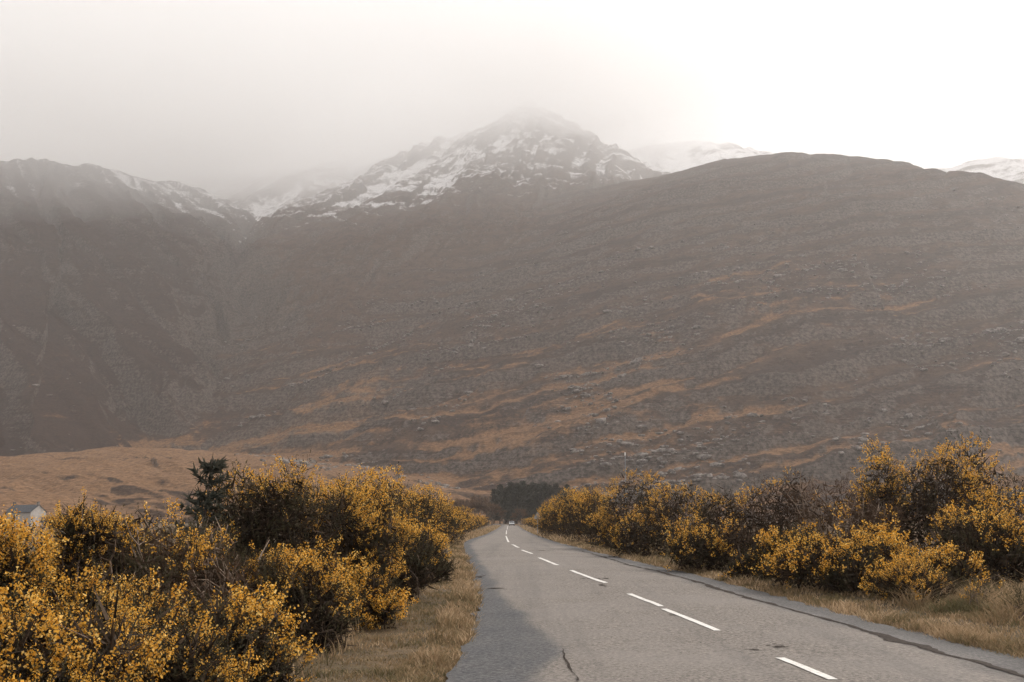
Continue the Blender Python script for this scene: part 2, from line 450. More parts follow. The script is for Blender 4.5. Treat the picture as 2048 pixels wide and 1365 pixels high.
for k, (p, q) in enumerate([((1560, 1328), (1668, 1374)), ((1328, 1227), (1435, 1272)), ((1259, 1195), (1324, 1222)), ((1142, 1147), (1212, 1173)), ((1078, 1120), (1116, 1136)),
                            ((1044, 1104), (1064, 1112)), ((1024, 1092.5), (1037, 1099)), ((1012, 1074), (1017, 1087)), ((1013, 1062), (1012.5, 1070)), ((1016, 1052), (1014, 1060))]):
    P_, Q_ = on_ground(*p), on_ground(*q)
    m_ = (P_ + Q_) / 2
    ribbon('centre_line_mark', [Q_, m_, P_], [0.10] * 3, M_PAINT, 0.008, 0.06, 0.22, k)
ribbon('edge_crack', [p for p in CR[:-2]], [0.20, 0.12, 0.16, 0.22, 0.08, 0.07, 0.14, 0.08, 0.10, 0.06], M_CRACK, 0.006, 0.05, 1.5, 11)
ribbon('seam_crack', [on_ground(*p) for p in [(1118, 1306), (1128, 1325), (1142, 1350), (1150, 1372)]], [0.006, 0.016, 0.02, 0.012], M_CRACK, 0.006, 0.03, 1.8, 13)
def blotch(px, py, rx, ry, seed):
    cx0, cy0 = on_ground(px, py); n = 18; rg = np.random.default_rng(seed); v = []; f = []
    for b_ in range(7):
        big_ = 0.55 if b_ == 0 else rg.uniform(0.12, 0.34)
        cx, cyy = (cx0, cy0) if b_ == 0 else (cx0 + rx * rg.normal(0, 0.75), cy0 + ry * rg.normal(0, 1.3)); o_ = len(v)
        for i in range(n):
            t = 2 * math.pi * i / n; k = big_ * rg.uniform(0.55, 1.35)
            x, y = cx + rx * k * math.cos(t), cyy + ry * k * math.sin(t)
            v.append((x, y, float(road_z(x, y)) + 0.0055 + 0.0004 * b_))
        v.append((cx, cyy, float(road_z(cx, cyy)) + 0.0055 + 0.0004 * b_))
        f += [(o_ + i, o_ + (i + 1) % n, o_ + n) for i in range(n)]
    mesh_obj('tar_patch', v, f, M_CRACK, road)['kind'] = 'stuff'
for k, a in enumerate([(1205, 1178, 0.16, 0.18), (1556, 1305, 0.13, 0.10), (1512, 1311, 0.09, 0.06), (988, 1180, 0.20, 0.14), (957, 1155, 0.14, 0.2), (1180, 1163, 0.14, 0.18), (1212, 1163, 0.1, 0.14), 
                       (1085, 1105, 0.25, 0.3), (1060, 1110, 0.18, 0.25), (984, 1231, 0.03, 0.04), (1345, 1240, 0.10, 0.06)]):
    blotch(*a, k + 1)

# ------------------------------------------------------------------ mountains: ridges laid out on the map, slopes falling away from them
def ridge_field(X, Y, pts, slope, rnd):
    """height below a crest line, with distance from it and length along it"""
    best = np.full(X.shape, -1e9); D = np.zeros_like(X); S = np.zeros_like(X); s0 = 0.0
    for (x0, y0, z0), (x1, y1, z1) in zip(pts[:-1], pts[1:]):
        dx_, dy_ = x1 - x0, y1 - y0; l2 = dx_ * dx_ + dy_ * dy_; ln = math.sqrt(l2)
        t = np.clip(((X - x0) * dx_ + (Y - y0) * dy_) / l2, 0, 1)
        d = np.hypot(X - (x0 + t * dx_), Y - (y0 + t * dy_))
        z = z0 + t * (z1 - z0) - slope * (np.sqrt(d * d + rnd * rnd) - rnd)
        m = z > best
        best = np.where(m, z, best); D = np.where(m, d, D)
        side = ((X - x0) * dy_ - (Y - y0) * dx_) / ln
        S = np.where(m, s0 + t * ln + (X - (x0 + t * dx_)) * dx_ / ln + (Y - (y0 + t * dy_)) * dy_ / ln, S)
        s0 += ln
    return best, D, S
def crest(pl): return [tuple(at(*p)) for p in pl]

R_LEFT = crest([(-900, 420, 2300), (-400, 352, 2350), (-150, 345, 2380), (-40, 348, 2400), (90, 331, 2400), (180, 338, 2420), (250, 352, 2450), (330, 368, 2520), (400, 395, 2600)])
R_LEFTSPUR = crest([(400, 395, 2600), (428, 455, 2480), (440, 520, 2330), (452, 600, 2130), (458, 680, 1940)])
R_BACK = crest([(330, 352, 3150), (440, 350, 3080), (520, 345, 3020), (600, 338, 2960), (660, 326, 2900), (720, 338, 2860), (780, 322, 2800), (830, 345, 2760), (880, 300, 2720), (930, 262, 2680), (1010, 242, 2660)])
R_PEAK = crest([(930, 262, 2680), (985, 250, 2660), (1015, 243, 2650), (1038, 214, 2640), (1056, 196, 2635), (1072, 218, 2625), (1110, 257, 2600), (1150, 277, 2560), (1190, 287, 2520), (1240, 290, 2470), (1300, 320, 2420), (1360, 347, 2360), (1460, 420, 2300)])
R_SPUR = crest([(1015, 243, 2650), (985, 330, 2480), (950, 420, 2290), (890, 520, 2060), (815, 640, 1780), (735, 760, 1480), (660, 850, 1240), (600, 905, 1080)])
R_HILL = crest([(880, 470, 2150), (1000, 415, 2120), (1120, 392, 2080), (1230, 374, 2040), (1360, 345, 1980), (1450, 330, 1940), (1560, 317, 1900), (1640, 320, 1870), (1700, 322, 1850), (1750, 338, 1830), (1800, 349, 1800), (1860, 352, 1760), (1950, 375, 1710), (2048, 420, 1650), (2200, 500, 1580), (2500, 640, 1500)])
R_KNOLL = crest([(-700, 965, 850), (-200, 962, 900), (0, 948, 930), (150, 918, 960), (250, 907, 990), (330, 905, 1010), (410, 908, 1030), (500, 922, 1060), (560, 950, 1080)])
R_MOUND = crest([(300, 560, 2050), (360, 640, 1850), (330, 700, 1640), (290, 780, 1480), (250, 850, 1320)])
R_FOOT = crest([(-200, 700, 1750), (60, 720, 1650), (180, 790, 1500), (140, 860, 1330)])

def smax(a, b_, k):
    h = np.clip(0.5 + 0.5 * (a - b_) / k, 0, 1)
    return b_ + (a - b_) * h + k * h * (1 - h)

az = np.linspace(math.radians(-34), math.radians(34), 820)
rr = np.geomspace(430, 3350, 460)
AZ, RR = np.meshgrid(az, rr)
X = RR * np.sin(AZ); Y = RR * np.cos(AZ)
wx = fbm(X / 260, Y / 260, 4, 101) * 34; wy = fbm(X / 260, Y / 260, 4, 131) * 34
amp = sstep(500, 1500, RR)
Xw, Yw = X + wx * amp, Y + wy * amp
def eroded(pts, slope, rnd, cut, wave, seed, streak=1.0):
    z, d, s = ridge_field(Xw, Yw, pts, slope, rnd)
    gul = fbm(s / wave + 0.15 * fbm(s / 60, d / 90, 2, seed + 60), d / (wave * 11), 5, seed, 0.6)
    gul = -np.abs(gul) * 2.0 + 0.55
    fade = sstep(6, 170, d)
    return z + gul * cut * fade * streak, d, s, gul
zL, dL, sL, gL = eroded(R_LEFT, 0.60, 60, 36, 140, 201)
zLS, dLS, sLS, gLS = eroded(R_LEFTSPUR, 0.80, 12, 16, 90, 221)
zB, dB, sB, gB = eroded(R_BACK, 0.66, 8, 30, 110, 241)
zP, dP, sP, gP = eroded(R_PEAK, 0.80, 2, 30, 100, 261)
zS, dS, sS, gS = eroded(R_SPUR, 0.62, 40, 34, 95, 281)
zM, dM, sM, gM = eroded(R_MOUND, 0.45, 40, 9, 70, 301)
zF, dF, sF, gF = eroded(R_FOOT, 0.40, 40, 9, 70, 321)
zK, dK, sK, gK = eroded(R_KNOLL, 0.17, 90, 5.0, 50, 341)
zH, dH, sH, gH = eroded(R_HILL, 0.60, 70, 8, 200, 361)
# sandstone ledges on the near hill: beds dipping to the left
bed = zH - 0.20 * X + 0.05 * Y + fbm(X / 210, Y / 210, 4, 401) * 26
lm = 0.45 + 0.9 * noise2(X / 150, bed / 30, 407)
def saw(t):
    f = t - np.floor(t)
    return np.where(f < 0.72, f / 0.72 * 0.5, 0.5 - (f - 0.72) / 0.28 * 0.5 * 1.0) 
led1 = saw(bed / 46.0 + 0.5 * noise2(X / 300, Y / 300, 409)); led2 = saw(bed / 19.0)
ledge = (led1 * 20 + led2 * 9.0) * lm * sstep(20, 160, dH)
zH = zH - ledge + fbm(X / 42, Y / 42, 4, 411) * 5.5 * sstep(10, 120, dH) + fbm(X / 9, Y / 9, 3, 412) * 1.5
rise = sstep(0.30, 0.05, led2) * 0.6 + sstep(0.25, 0.05, led1) * 0.5
crag = fbm(X / 55, Y / 55, 5, 421, 0.6)
main = smax(smax(zB, zP, 6), zS, 30)
left = smax(smax(smax(zL, zLS, 14), zM, 22), zF, 22)
zz = smax(main, left, 16) + crag * 11 * sstep(60, 400, main) + fbm(X / 14, Y / 14, 4, 431, 0.6) * 3.2 * sstep(20, 200, main)
# ledges on the peak too
bp = zz - 0.10 * X + fbm(X / 120, Y / 120, 3, 433) * 10
zz = zz - saw(bp / 31) * 5 * sstep(520, 800, zz) * (0.4 + 0.8 * noise2(X / 80, bp / 20, 437))
vee = np.exp(-((np.maximum(zL, zLS) - main) / 26.0) ** 2) * sstep(70, 160, zz) * sstep(760, 560, zz)
zz = zz - 38 * vee
is_hill = sstep(-12, 12, zH - zz)
apron = -4.0 + 10.0 * sstep(600, 1300, RR) + 24 * sstep(1000, 1800, RR)
is_hill = is_hill * sstep(-4, 14, zH - apron)
Z = smax(zz, zH, 6)
Z = smax(Z, apron, 40)
is_knoll = sstep(-4, 10, zK - Z)
zK = zK + fbm(X / 45, Y / 45, 4, 475) * 5
Z = smax(Z, zK, 12)
Z = np.where(RR < 440, -6, Z) * 1.0
Z = Z + fbm(X / 28, Y / 28, 3, 441) * 0.9 * sstep(450, 700, RR)
Z = np.where(RR < 520, np.minimum(Z, -6 + (RR - 430) / 90 * 6.0 + 0 * Z), Z)
# what grows where
gy_, gx_ = np.gradient(Z)
steep = np.hypot(gy_ / np.gradient(RR, axis=0), gx_ / (RR * (az[1] - az[0])))
low = sstep(420, 90, Z)
rock = sstep(0.62, 1.15, steep) * 0.75 + is_hill * rise * 0.28 + (gB > 0.3) * 0.1
patch = fbm(X / 170, Y / 170, 5, 451, 0.55)
grass = low * (0.14 + 0.75 * patch) + is_knoll * (0.40 + 0.75 * fbm(X / 34, Y / 15, 5, 455, 0.6)) + low * sstep(0.5, 0.22, steep) * 0.36 - sstep(0.75, 1.1, steep) * 0.3
# ochre grass filling the stream beds between the left mounds
hollow = sstep(22, 4, np.abs(zL - np.maximum(zM, zF))) + sstep(18, 3, np.abs(zM - zF))
grass = grass + np.clip(hollow, 0, 1) * low * (0.28 + 0.5 * fbm(X / 50, Y / 50, 4, 473)) * (X < -150)
scree = np.clip(gS * 1.3, 0, 1) * sstep(0.4, 0.7, steep) * (1 - is_hill) * sstep(90, 250, Z)
streak = fbm(sS / 13, dS / 420, 4, 461, 0.6) * (main > left) + fbm(sL / 15, dL / 420, 4, 463, 0.6) * (main <= left)
rock = rock - 0.16 * (1 - is_hill) + streak * 0.30 * (1 - is_hill) * sstep(60, 200, Z) + scree * 0.25 + vee * 0.85 * (1 - is_hill)
snowline = 700 + 60 * patch - 150 * sstep(60, -350, X) * (main > left) - 70 * (main <= left)
snow = sstep(snowline - 90, snowline + 190, Z) * (1 - is_hill) * 0.52 + np.clip(-gB * (zB > zP) - gP * (zB <= zP), -0.4, 0.6) * 0.42 * sstep(560, 760, Z) - sstep(0.95, 1.7, steep) * 0.5
grass = grass + is_hill * (1 - np.clip(rise * 1.6, 0, 1)) * sstep(700, 150, Z) * (0.24 + 0.55 * fbm(X / 110, bed / 8, 5, 471, 0.6))
gl = sstep(26, 4, np.abs(np.maximum(zL, zLS) - main)) * sstep(540, 640, Z)
snow = np.where(is_hill > 0.5, 0, snow + gl * 0.4 + np.clip(streak, -0.4, 0.5) * 0.7 * sstep(480, 620, Z))
nr, nc = X.shape
idx = np.arange(nr * nc).reshape(nr, nc)
quads = np.stack([idx[:-1, :-1], idx[:-1, 1:], idx[1:, 1:], idx[1:, :-1]], -1).reshape(-1, 4)
mountain = mesh_obj('mountain', np.stack([X, Y, Z], -1).reshape(-1, 3), quads, M_MTN, smooth=True,
                    attrs={'rock': rock.ravel(), 'grass': grass.ravel(), 'snow': snow.ravel(), 'straw': is_knoll.ravel(), 'heather': (sstep(-30, 30, left - main) * (1 - is_hill) * (1 - is_knoll) + is_hill * np.clip(sstep(0.34, 0.02, led1) * (0.3 + 1.1 * noise2(X / 120, bed / 40, 481)) + sstep(0.3, 0.05, led2) * 0.8 * sstep(0.35, 0.7, noise2(X / 90, bed / 25, 483)), 0, 1)).ravel()})
tag(mountain, 'steep rocky mountain with snow dusted peak and ledged lower hill', kind='structure')

# far snowy ridges that show behind the right hill
R_FAR = crest([(1080, 400, 3022), (1180, 335, 2983), (1270, 295, 2945), (1340, 283, 2929), (1450, 284, 2914), (1530, 300, 2898), (1620, 340, 2898), (1740, 385, 2883), (1800, 370, 2867), (1860, 338, 2852), (1930, 318, 2828), (2000, 312, 2805), (2080, 322, 2790), (2250, 330, 2759), (2500, 380, 2712)])
az2 = np.linspace(math.radians(0), math.radians(36), 300); rr2 = np.linspace(2300, 3500, 110)
A2, R2 = np.meshgrid(az2, rr2)
X2 = R2 * np.sin(A2); Y2 = R2 * np.cos(A2)
z2, d2, s2 = ridge_field(X2 + fbm(X2 / 150, Y2 / 150, 3, 501) * 20, Y2 + fbm(X2 / 150, Y2 / 150, 3, 503) * 20, R_FAR, 0.75, 6)
g2 = -np.abs(fbm(s2 / 120, d2 / 900, 4, 505)) * 2 + 0.5
z2 = z2 + g2 * 26 * sstep(5, 150, d2) + fbm(X2 / 60, Y2 / 60, 4, 507) * 12
b2 = z2 - 0.1 * X2
z2 = np.maximum(z2 - saw(b2 / 34 + fbm(X2 / 200, Y2 / 200, 3, 511)) * 9, -30); z2 = np.where(R2 < 2480, np.minimum(z2, 400), z2)
idx = np.arange(X2.size).reshape(X2.shape)
quads = np.stack([idx[:-1, :-1], idx[:-1, 1:], idx[1:, 1:], idx[1:, :-1]], -1).reshape(-1, 4)
far = mesh_obj('far_mountain', np.stack([X2, Y2, z2], -1).reshape(-1, 3), quads, M_MTN, smooth=True,
               attrs={'rock': np.full(X2.size, 0.2), 'grass': np.zeros(X2.size), 'straw': np.zeros(X2.size), 'heather': np.zeros(X2.size), 'snow': (0.45 + 0.25 * sstep(650, 1000, z2) - 0.15 * sstep(0.2, 0.02, saw(b2 / 34)) + 0.5 * fbm(X2 / 45, b2 / 30, 5, 509, 0.6)).ravel()})
tag(far, 'distant snow covered ridge behind the dark right hill', kind='structure')

# boulders and outcrops strewn over the lower hill
def rock_proto(rng):
    t = (1 + 5 ** 0.5) / 2
    v = np.array([(-1, t, 0), (1, t, 0), (-1, -t, 0), (1, -t, 0), (0, -1, t), (0, 1, t), (0, -1, -t), (0, 1, -t), (t, 0, -1), (t, 0, 1), (-t, 0, -1), (-t, 0, 1)]) / 1.9
    f = np.array([(0, 11, 5), (0, 5, 1), (0, 1, 7), (0, 7, 10), (0, 10, 11), (1, 5, 9), (5, 11, 4), (11, 10, 2), (10, 7, 6), (7, 1, 8), (3, 9, 4), (3, 4, 2), (3, 2, 6), (3, 6, 8), (3, 8, 9), (4, 9, 5), (2, 4, 11), (6, 2, 10), (8, 6, 7), (9, 8, 1)])
    v = v * rng.uniform(0.7, 1.25, (12, 1)) * np.array([1.5, 1.0, 0.62])
    return v, f
prob = (is_hill * (0.25 + rise) * sstep(-0.15, 0.35, fbm(X / 75, Y / 75, 4, 601)) * sstep(520, 120, Z) + 0.012 * (1 - is_hill) * low * (1 - is_knoll)) * (Z > 4) * (steep < 1.6) * RR
prob = (prob / prob.sum()).ravel()
NB = 5000
pick = RNG.choice(X.size, NB, p=prob)
protos = [rock_proto(RNG) for _ in range(10)]
vv, ff = [], []; base = 0
jit = RNG.uniform(-2.5, 2.5, (NB, 2)); size = RNG.gamma(1.6, 1.0, NB) * 0.62 + 0.5; ang = RNG.uniform(0, 6.28, NB)
for k in range(10):
    sel = np.arange(NB) % 10 == k
    v, f = protos[k]; n = sel.sum(); p = pick[sel]
    ca, sa = np.cos(ang[sel]), np.sin(ang[sel])
    w = np.stack([v[None, :, 0] * ca[:, None] - v[None, :, 1] * sa[:, None], v[None, :, 0] * sa[:, None] + v[None, :, 1] * ca[:, None], np.repeat(v[None, :, 2], n, 0)], -1) * size[sel][:, None, None]
    w += np.stack([X.ravel()[p] + jit[sel, 0], Y.ravel()[p] + jit[sel, 1], Z.ravel()[p] - 0.1 * size[sel]], -1)[:, None]
    vv.append(w.reshape(-1, 3)); ff.append((f[None] + (np.arange(n) * 12)[:, None, None] + base).reshape(-1, 3)); base += n * 12
tag(mesh_obj('boulder_field', np.concatenate(vv), np.concatenate(ff), M_BOULDER), 'pale boulders strewn across the lower rocky hillside', 'boulders', kind='stuff')

# ------------------------------------------------------------------ air: an even haze over the whole glen and cloud hanging on the summits
def volume_mat(name, density, colour, aniso):
    m = bpy.data.materials.new(name); m.use_nodes = True
    nt = m.node_tree; nt.nodes.clear()
    o = nt.nodes.new('ShaderNodeOutputMaterial'); v = nt.nodes.new('ShaderNodeVolumePrincipled')
    v.inputs['Density'].default_value = density; v.inputs['Color'].default_value = (*colour, 1); v.inputs['Anisotropy'].default_value = aniso
    nt.links.new(v.outputs['Volume'], o.inputs['Volume'])
    m.cycles.homogeneous_volume = True
    return m
mb = MB(); mb.box(-5200, 5200, -400, 4700, -32, 1260)
tag(mb.build('haze', volume_mat('haze_air', 0.00015, (0.999, 0.970, 0.955), 0.55)), 'thin pale haze filling the whole glen', 'haze', kind='stuff')
def mist(density, base_z, rough, scale, seed, y0, y1, x0, x1, hang=None, front=700.0):
    gx = np.linspace(x0, x1, 64); gy = np.linspace(y0, y1, 44)
    Xc, Yc = np.meshgrid(gx, gy)
    zb = base_z + fbm(Xc / scale, Yc / scale, 3, seed) * rough
    if hang: zb = hang(Xc, Yc, zb)
    ztop = 1200.0 + seed % 7
    zb = zb + (ztop - zb) * np.clip((y0 + front - Yc) / front, 0, 1) ** 2
    zb = np.clip(zb, 60, ztop - 20)
    n = Xc.size; idx = np.arange(n).reshape(Xc.shape)
    bot = np.stack([idx[:-1, :-1], idx[1:, :-1], idx[1:, 1:], idx[:-1, 1:]], -1).reshape(-1, 4)
    top = bot[:, ::-1] + n
    sides = []
    ring = list(idx[0, :]) + list(idx[1:, -1]) + list(idx[-1, -2::-1]) + list(idx[-2:0:-1, 0])
    for i in range(len(ring)):
        p, q = ring[i], ring[(i + 1) % len(ring)]
        sides.append((p, q, q + n, p + n))
    v = np.concatenate([np.stack([Xc, Yc, zb], -1).reshape(-1, 3), np.stack([Xc, Yc, np.full(Xc.shape, ztop)], -1).reshape(-1, 3)])
    return tag(mesh_obj('cloud', v, np.concatenate([bot, top, np.array(sides)]), volume_mat('cloud_air', density, (0.999, 0.994, 0.990), 0.42)),
               'low cloud hanging over the mountain tops', 'cloud', 'low cloud on the summits', 'stuff')
mist(0.00036, 560, 130, 620, 703, 600, 4550, -4950, 4950, lambda x, y, z: z - 90 * sstep(-200, -1000, x))
mist(0.0010, 770, 120, 480, 711, 1000, 4500, -4900, 4900, lambda x, y, z: z - 230 * sstep(-400, -1000, x) - 60 * sstep(200, -300, x) + 230 * sstep(250, 800, x))
mist(0.0030, 935, 90, 360, 721, 1400, 4400, -4800, 4800, lambda x, y, z: z - 110 * sstep(0, -900, x) + 190 * sstep(250, 800, x))

# ------------------------------------------------------------------ far trees at the end of the road
def bare_tree(seed, height, spread):
    rng = np.random.default_rng(seed); wood = MB(); tw_v, tw_t = [], []
    def grow(p, d, ln, r, depth):
        pts = [p]; q = p.copy(); dd = d.copy()
        for i in range(3):
            dd = dd + rng.normal(0, 0.13, 3); dd /= np.linalg.norm(dd); q = q + dd * ln / 3; pts.append(q)
        if depth < 3: wood.tube(pts, [r, r * 0.85, r * 0.7, r * 0.5], 5 if depth == 0 else 4, depth == 0)
        if depth >= 2:
            for i in range(26):
                s = pts[rng.integers(1, 4)] + rng.normal(0, 0.1, 3); e = dd * 0.5 + rng.normal(0, 0.55, 3) + np.array([0, 0, 0.35]); e = s + e * ln * 0.55
                w = rng.normal(0, 1, 3); w = w / np.linalg.norm(w) * 0.05
                tw_v.extend([s - w, s + w, e]); tw_t.extend([rng.random()] * 3)
        if depth < 3:
            for i in range(5 if depth == 0 else 4):
                a = dd * (0.8 if i else 1.3) + rng.normal(0, 0.42 * spread, 3) + np.array([0, 0, 0.12]); a /= np.linalg.norm(a)
                grow(pts[-1] if i < 2 else pts[-2] + (pts[-1] - pts[-2]) * rng.random(), a, ln * rng.uniform(0.62, 0.82), r * 0.5, depth + 1)
    grow(np.zeros(3), np.array([0, 0, 1.0]), height * 0.33, height * 0.022, 0)
    root = empty('bare_tree', (0, 0, 0))
    wood.build('trunk', M_BARK, root)
    tv = np.array(tw_v); mesh_obj('crown', tv, np.arange(len(tv)).reshape(-1, 3), M_TWIG, root, attrs={'tone': np.array(tw_t)})['kind'] = 'stuff'
    return root
def conifer(seed, height, width, layers, per, needles, ncol=M_NEEDLE, name='conifer_tree'):
    rng = np.random.default_rng(seed); root = empty(name, (0, 0, 0))
    m = MB(); m.tube([(0, 0, -0.2), (0.01 * height, 0, height * 0.5), (0, 0.01 * height, height)], [height * 0.016, height * 0.010, 0.004], 6); m.build('trunk', M_BARK, root)
    V = []; T = []
    for k in range(layers):
        t = 0.08 + 0.9 * (k + rng.random() * 0.6) / layers; z0 = t * height; r0 = width * (1 - t) ** 0.8 + 0.02 * height
        for j in range(per):
            a = rng.random() * 6.283; ln = r0 * rng.uniform(0.6, 1.15); d = np.array([math.cos(a), math.sin(a), rng.uniform(0.0, 0.55)])
            for n in range(needles):
                s = rng.random() ** 0.7; p = np.array([0, 0, z0]) + d * ln * s; p[2] += 0.18 * ln * s * s
                e = d * 0.6 + rng.normal(0, 0.6, 3); e = e / np.linalg.norm(e) * height * rng.uniform(0.035, 0.07); w = np.cross(e, rng.normal(0, 1, 3)); w = w / np.linalg.norm(w) * height * 0.010
                V.extend([p - w, p + w, p + e]); T.extend([rng.random() * 0.7] * 3)
    V = np.array(V); mesh_obj('crown', V, np.arange(len(V)).reshape(-1, 3), ncol, root, attrs={'tone': np.array(T)})['kind'] = 'stuff'
    return root

def seat(o, x, y, dz=0.0, rz=0.0, s=(1, 1, 1)):
    o.location = (x, y, float(G(x, y)) + dz); o.rotation_euler = (0, 0, rz); o.scale = s
    return o
con = [conifer(31 + k, 14, w_, 22, 15, 9) for k, w_ in enumerate((3.0, 3.6, 2.6))]
con_spots = [(988, 445, 978), (1000, 455, 970), (1012, 440, 976), (1022, 460, 965), (1034, 450, 968), (1045, 465, 963), (1056, 445, 970), (1066, 460, 966), (1077, 450, 969), (1088, 465, 964), (1099, 450, 972), (1111, 460, 967), (1122, 445, 975), (1134, 465, 970), (1147, 455, 978)]
ordn = ['first', 'second', 'third', 'fourth', 'fifth', 'sixth', 'seventh', 'eighth', 'ninth', 'tenth', 'eleventh', 'twelfth', 'thirteenth', 'fourteenth', 'fifteenth', 'sixteenth', 'seventeenth', 'eighteenth', 'nineteenth', 'twentieth']
for i, (px, r, top) in enumerate(con_spots):
    o = con[i] if i < 3 else copy_tree(con[i % 3])
    p = at(px, top, r); s = (p[2] + 1.0) / 14
    seat(o, p[0], p[1], 0, i * 1.3, (s * 1.15, s * 1.15, s))
    tag(o, f'dark evergreen tree at the road end, {ordn[i]} from the left in its block', 'conifer', 'dark evergreens at the end of the road')
bt = [bare_tree(51 + k, 10, 1.0 + 0.2 * k) for k in range(3)]
bt_spots = [(858, 400, 998), (873, 385, 1003), (886, 410, 994), (899, 395, 1000), (912, 405, 993), (925, 390, 999), (938, 410, 990), (950, 395, 994), (962, 405, 989), (974, 390, 996), (984, 380, 1004), (1042, 365, 1016), (1100, 420, 990), (1160, 430, 975)]
for i, (px, r, top) in enumerate(bt_spots):
    o = bt[i] if i < 3 else copy_tree(bt[i % 3])
    p = at(px, top, r); s = (p[2] + 1.0) / 9.2
    seat(o, p[0], p[1], 0, i * 2.1, (s * 1.25, s * 1.25, s))
    if i < 11: lab = f'bare brown tree left of the evergreens, {ordn[i]} from the left'
    else: lab = ['small rounded tawny tree in front of the dark evergreens', 'bare tree at the right end of the dark evergreens', 'bare tree rising just behind the right gorse hedge'][i - 11]
    tag(o, lab, 'tree', 'bare trees at the end of the road')

# ------------------------------------------------------------------ gorse
def shoot_protos(rng, n_spine, n_flower, spine_len, spine_w, fl_size, count=6):
    out = []
    for _ in range(count):
        t = rng.random(n_spine) ** 0.8; a = rng.random(n_spine) * 6.283
        rad = np.stack([np.cos(a), np.sin(a), np.zeros(n_spine)], -1); up = np.array([0, 0, 1.0])
        base = up * t[:, None]
        ln = spine_len * rng.uniform(0.6, 1.3, n_spine) * (1.15 - 0.55 * t)
        tip = base + (rad * 0.75 + up * rng.uniform(0.2, 0.9, n_spine)[:, None]) * ln[:, None]
        tang = np.cross(rad, up) + rng.normal(0, 0.3, (n_spine, 3)); tang = tang / np.linalg.norm(tang, axis=1)[:, None] * spine_w
        sv = np.stack([base - tang, base + tang, tip], 1).reshape(-1, 3)
        m = n_flower; t = 0.45 + 0.62 * rng.random(m) ** 0.8; a = rng.random(m) * 6.283
        rad = np.stack([np.cos(a), np.sin(a), rng.uniform(0.0, 0.8, m)], -1)
        c_ = up * t[:, None] + rad * (spine_len * rng.uniform(0.35, 0.8, m))[:, None]
        e1 = rng.normal(0, 1, (m, 3)); e1 /= np.linalg.norm(e1, axis=1)[:, None]
        e2 = np.cross(rad, e1); e2 /= np.linalg.norm(e2, axis=1)[:, None] + 1e-6
        s_ = (fl_size * rng.uniform(0.6, 1.2, m))[:, None]
        r_ = rad / np.linalg.norm(rad, axis=1)[:, None]
        fv = np.stack([c_ - e2 * s_ * 0.55, c_ + e1 * s_ * 0.30 + r_ * s_ * 0.5, c_ + e2 * s_ * 0.55, c_ - e1 * s_ * 0.45 - r_ * s_ * 0.2], 1).reshape(-1, 3)
        out.append((sv, fv))
    return out
PR = np.random.default_rng(91)
# lengths are relative to a shoot about 0.28 m long (unit = one shoot)
LOD = {0: shoot_protos(PR, 24, 26, 0.15, 0.017, 0.070), 1: shoot_protos(PR, 13, 13, 0.18, 0.028, 0.108), 2: shoot_protos(PR, 8, 7, 0.26, 0.05, 0.19)}

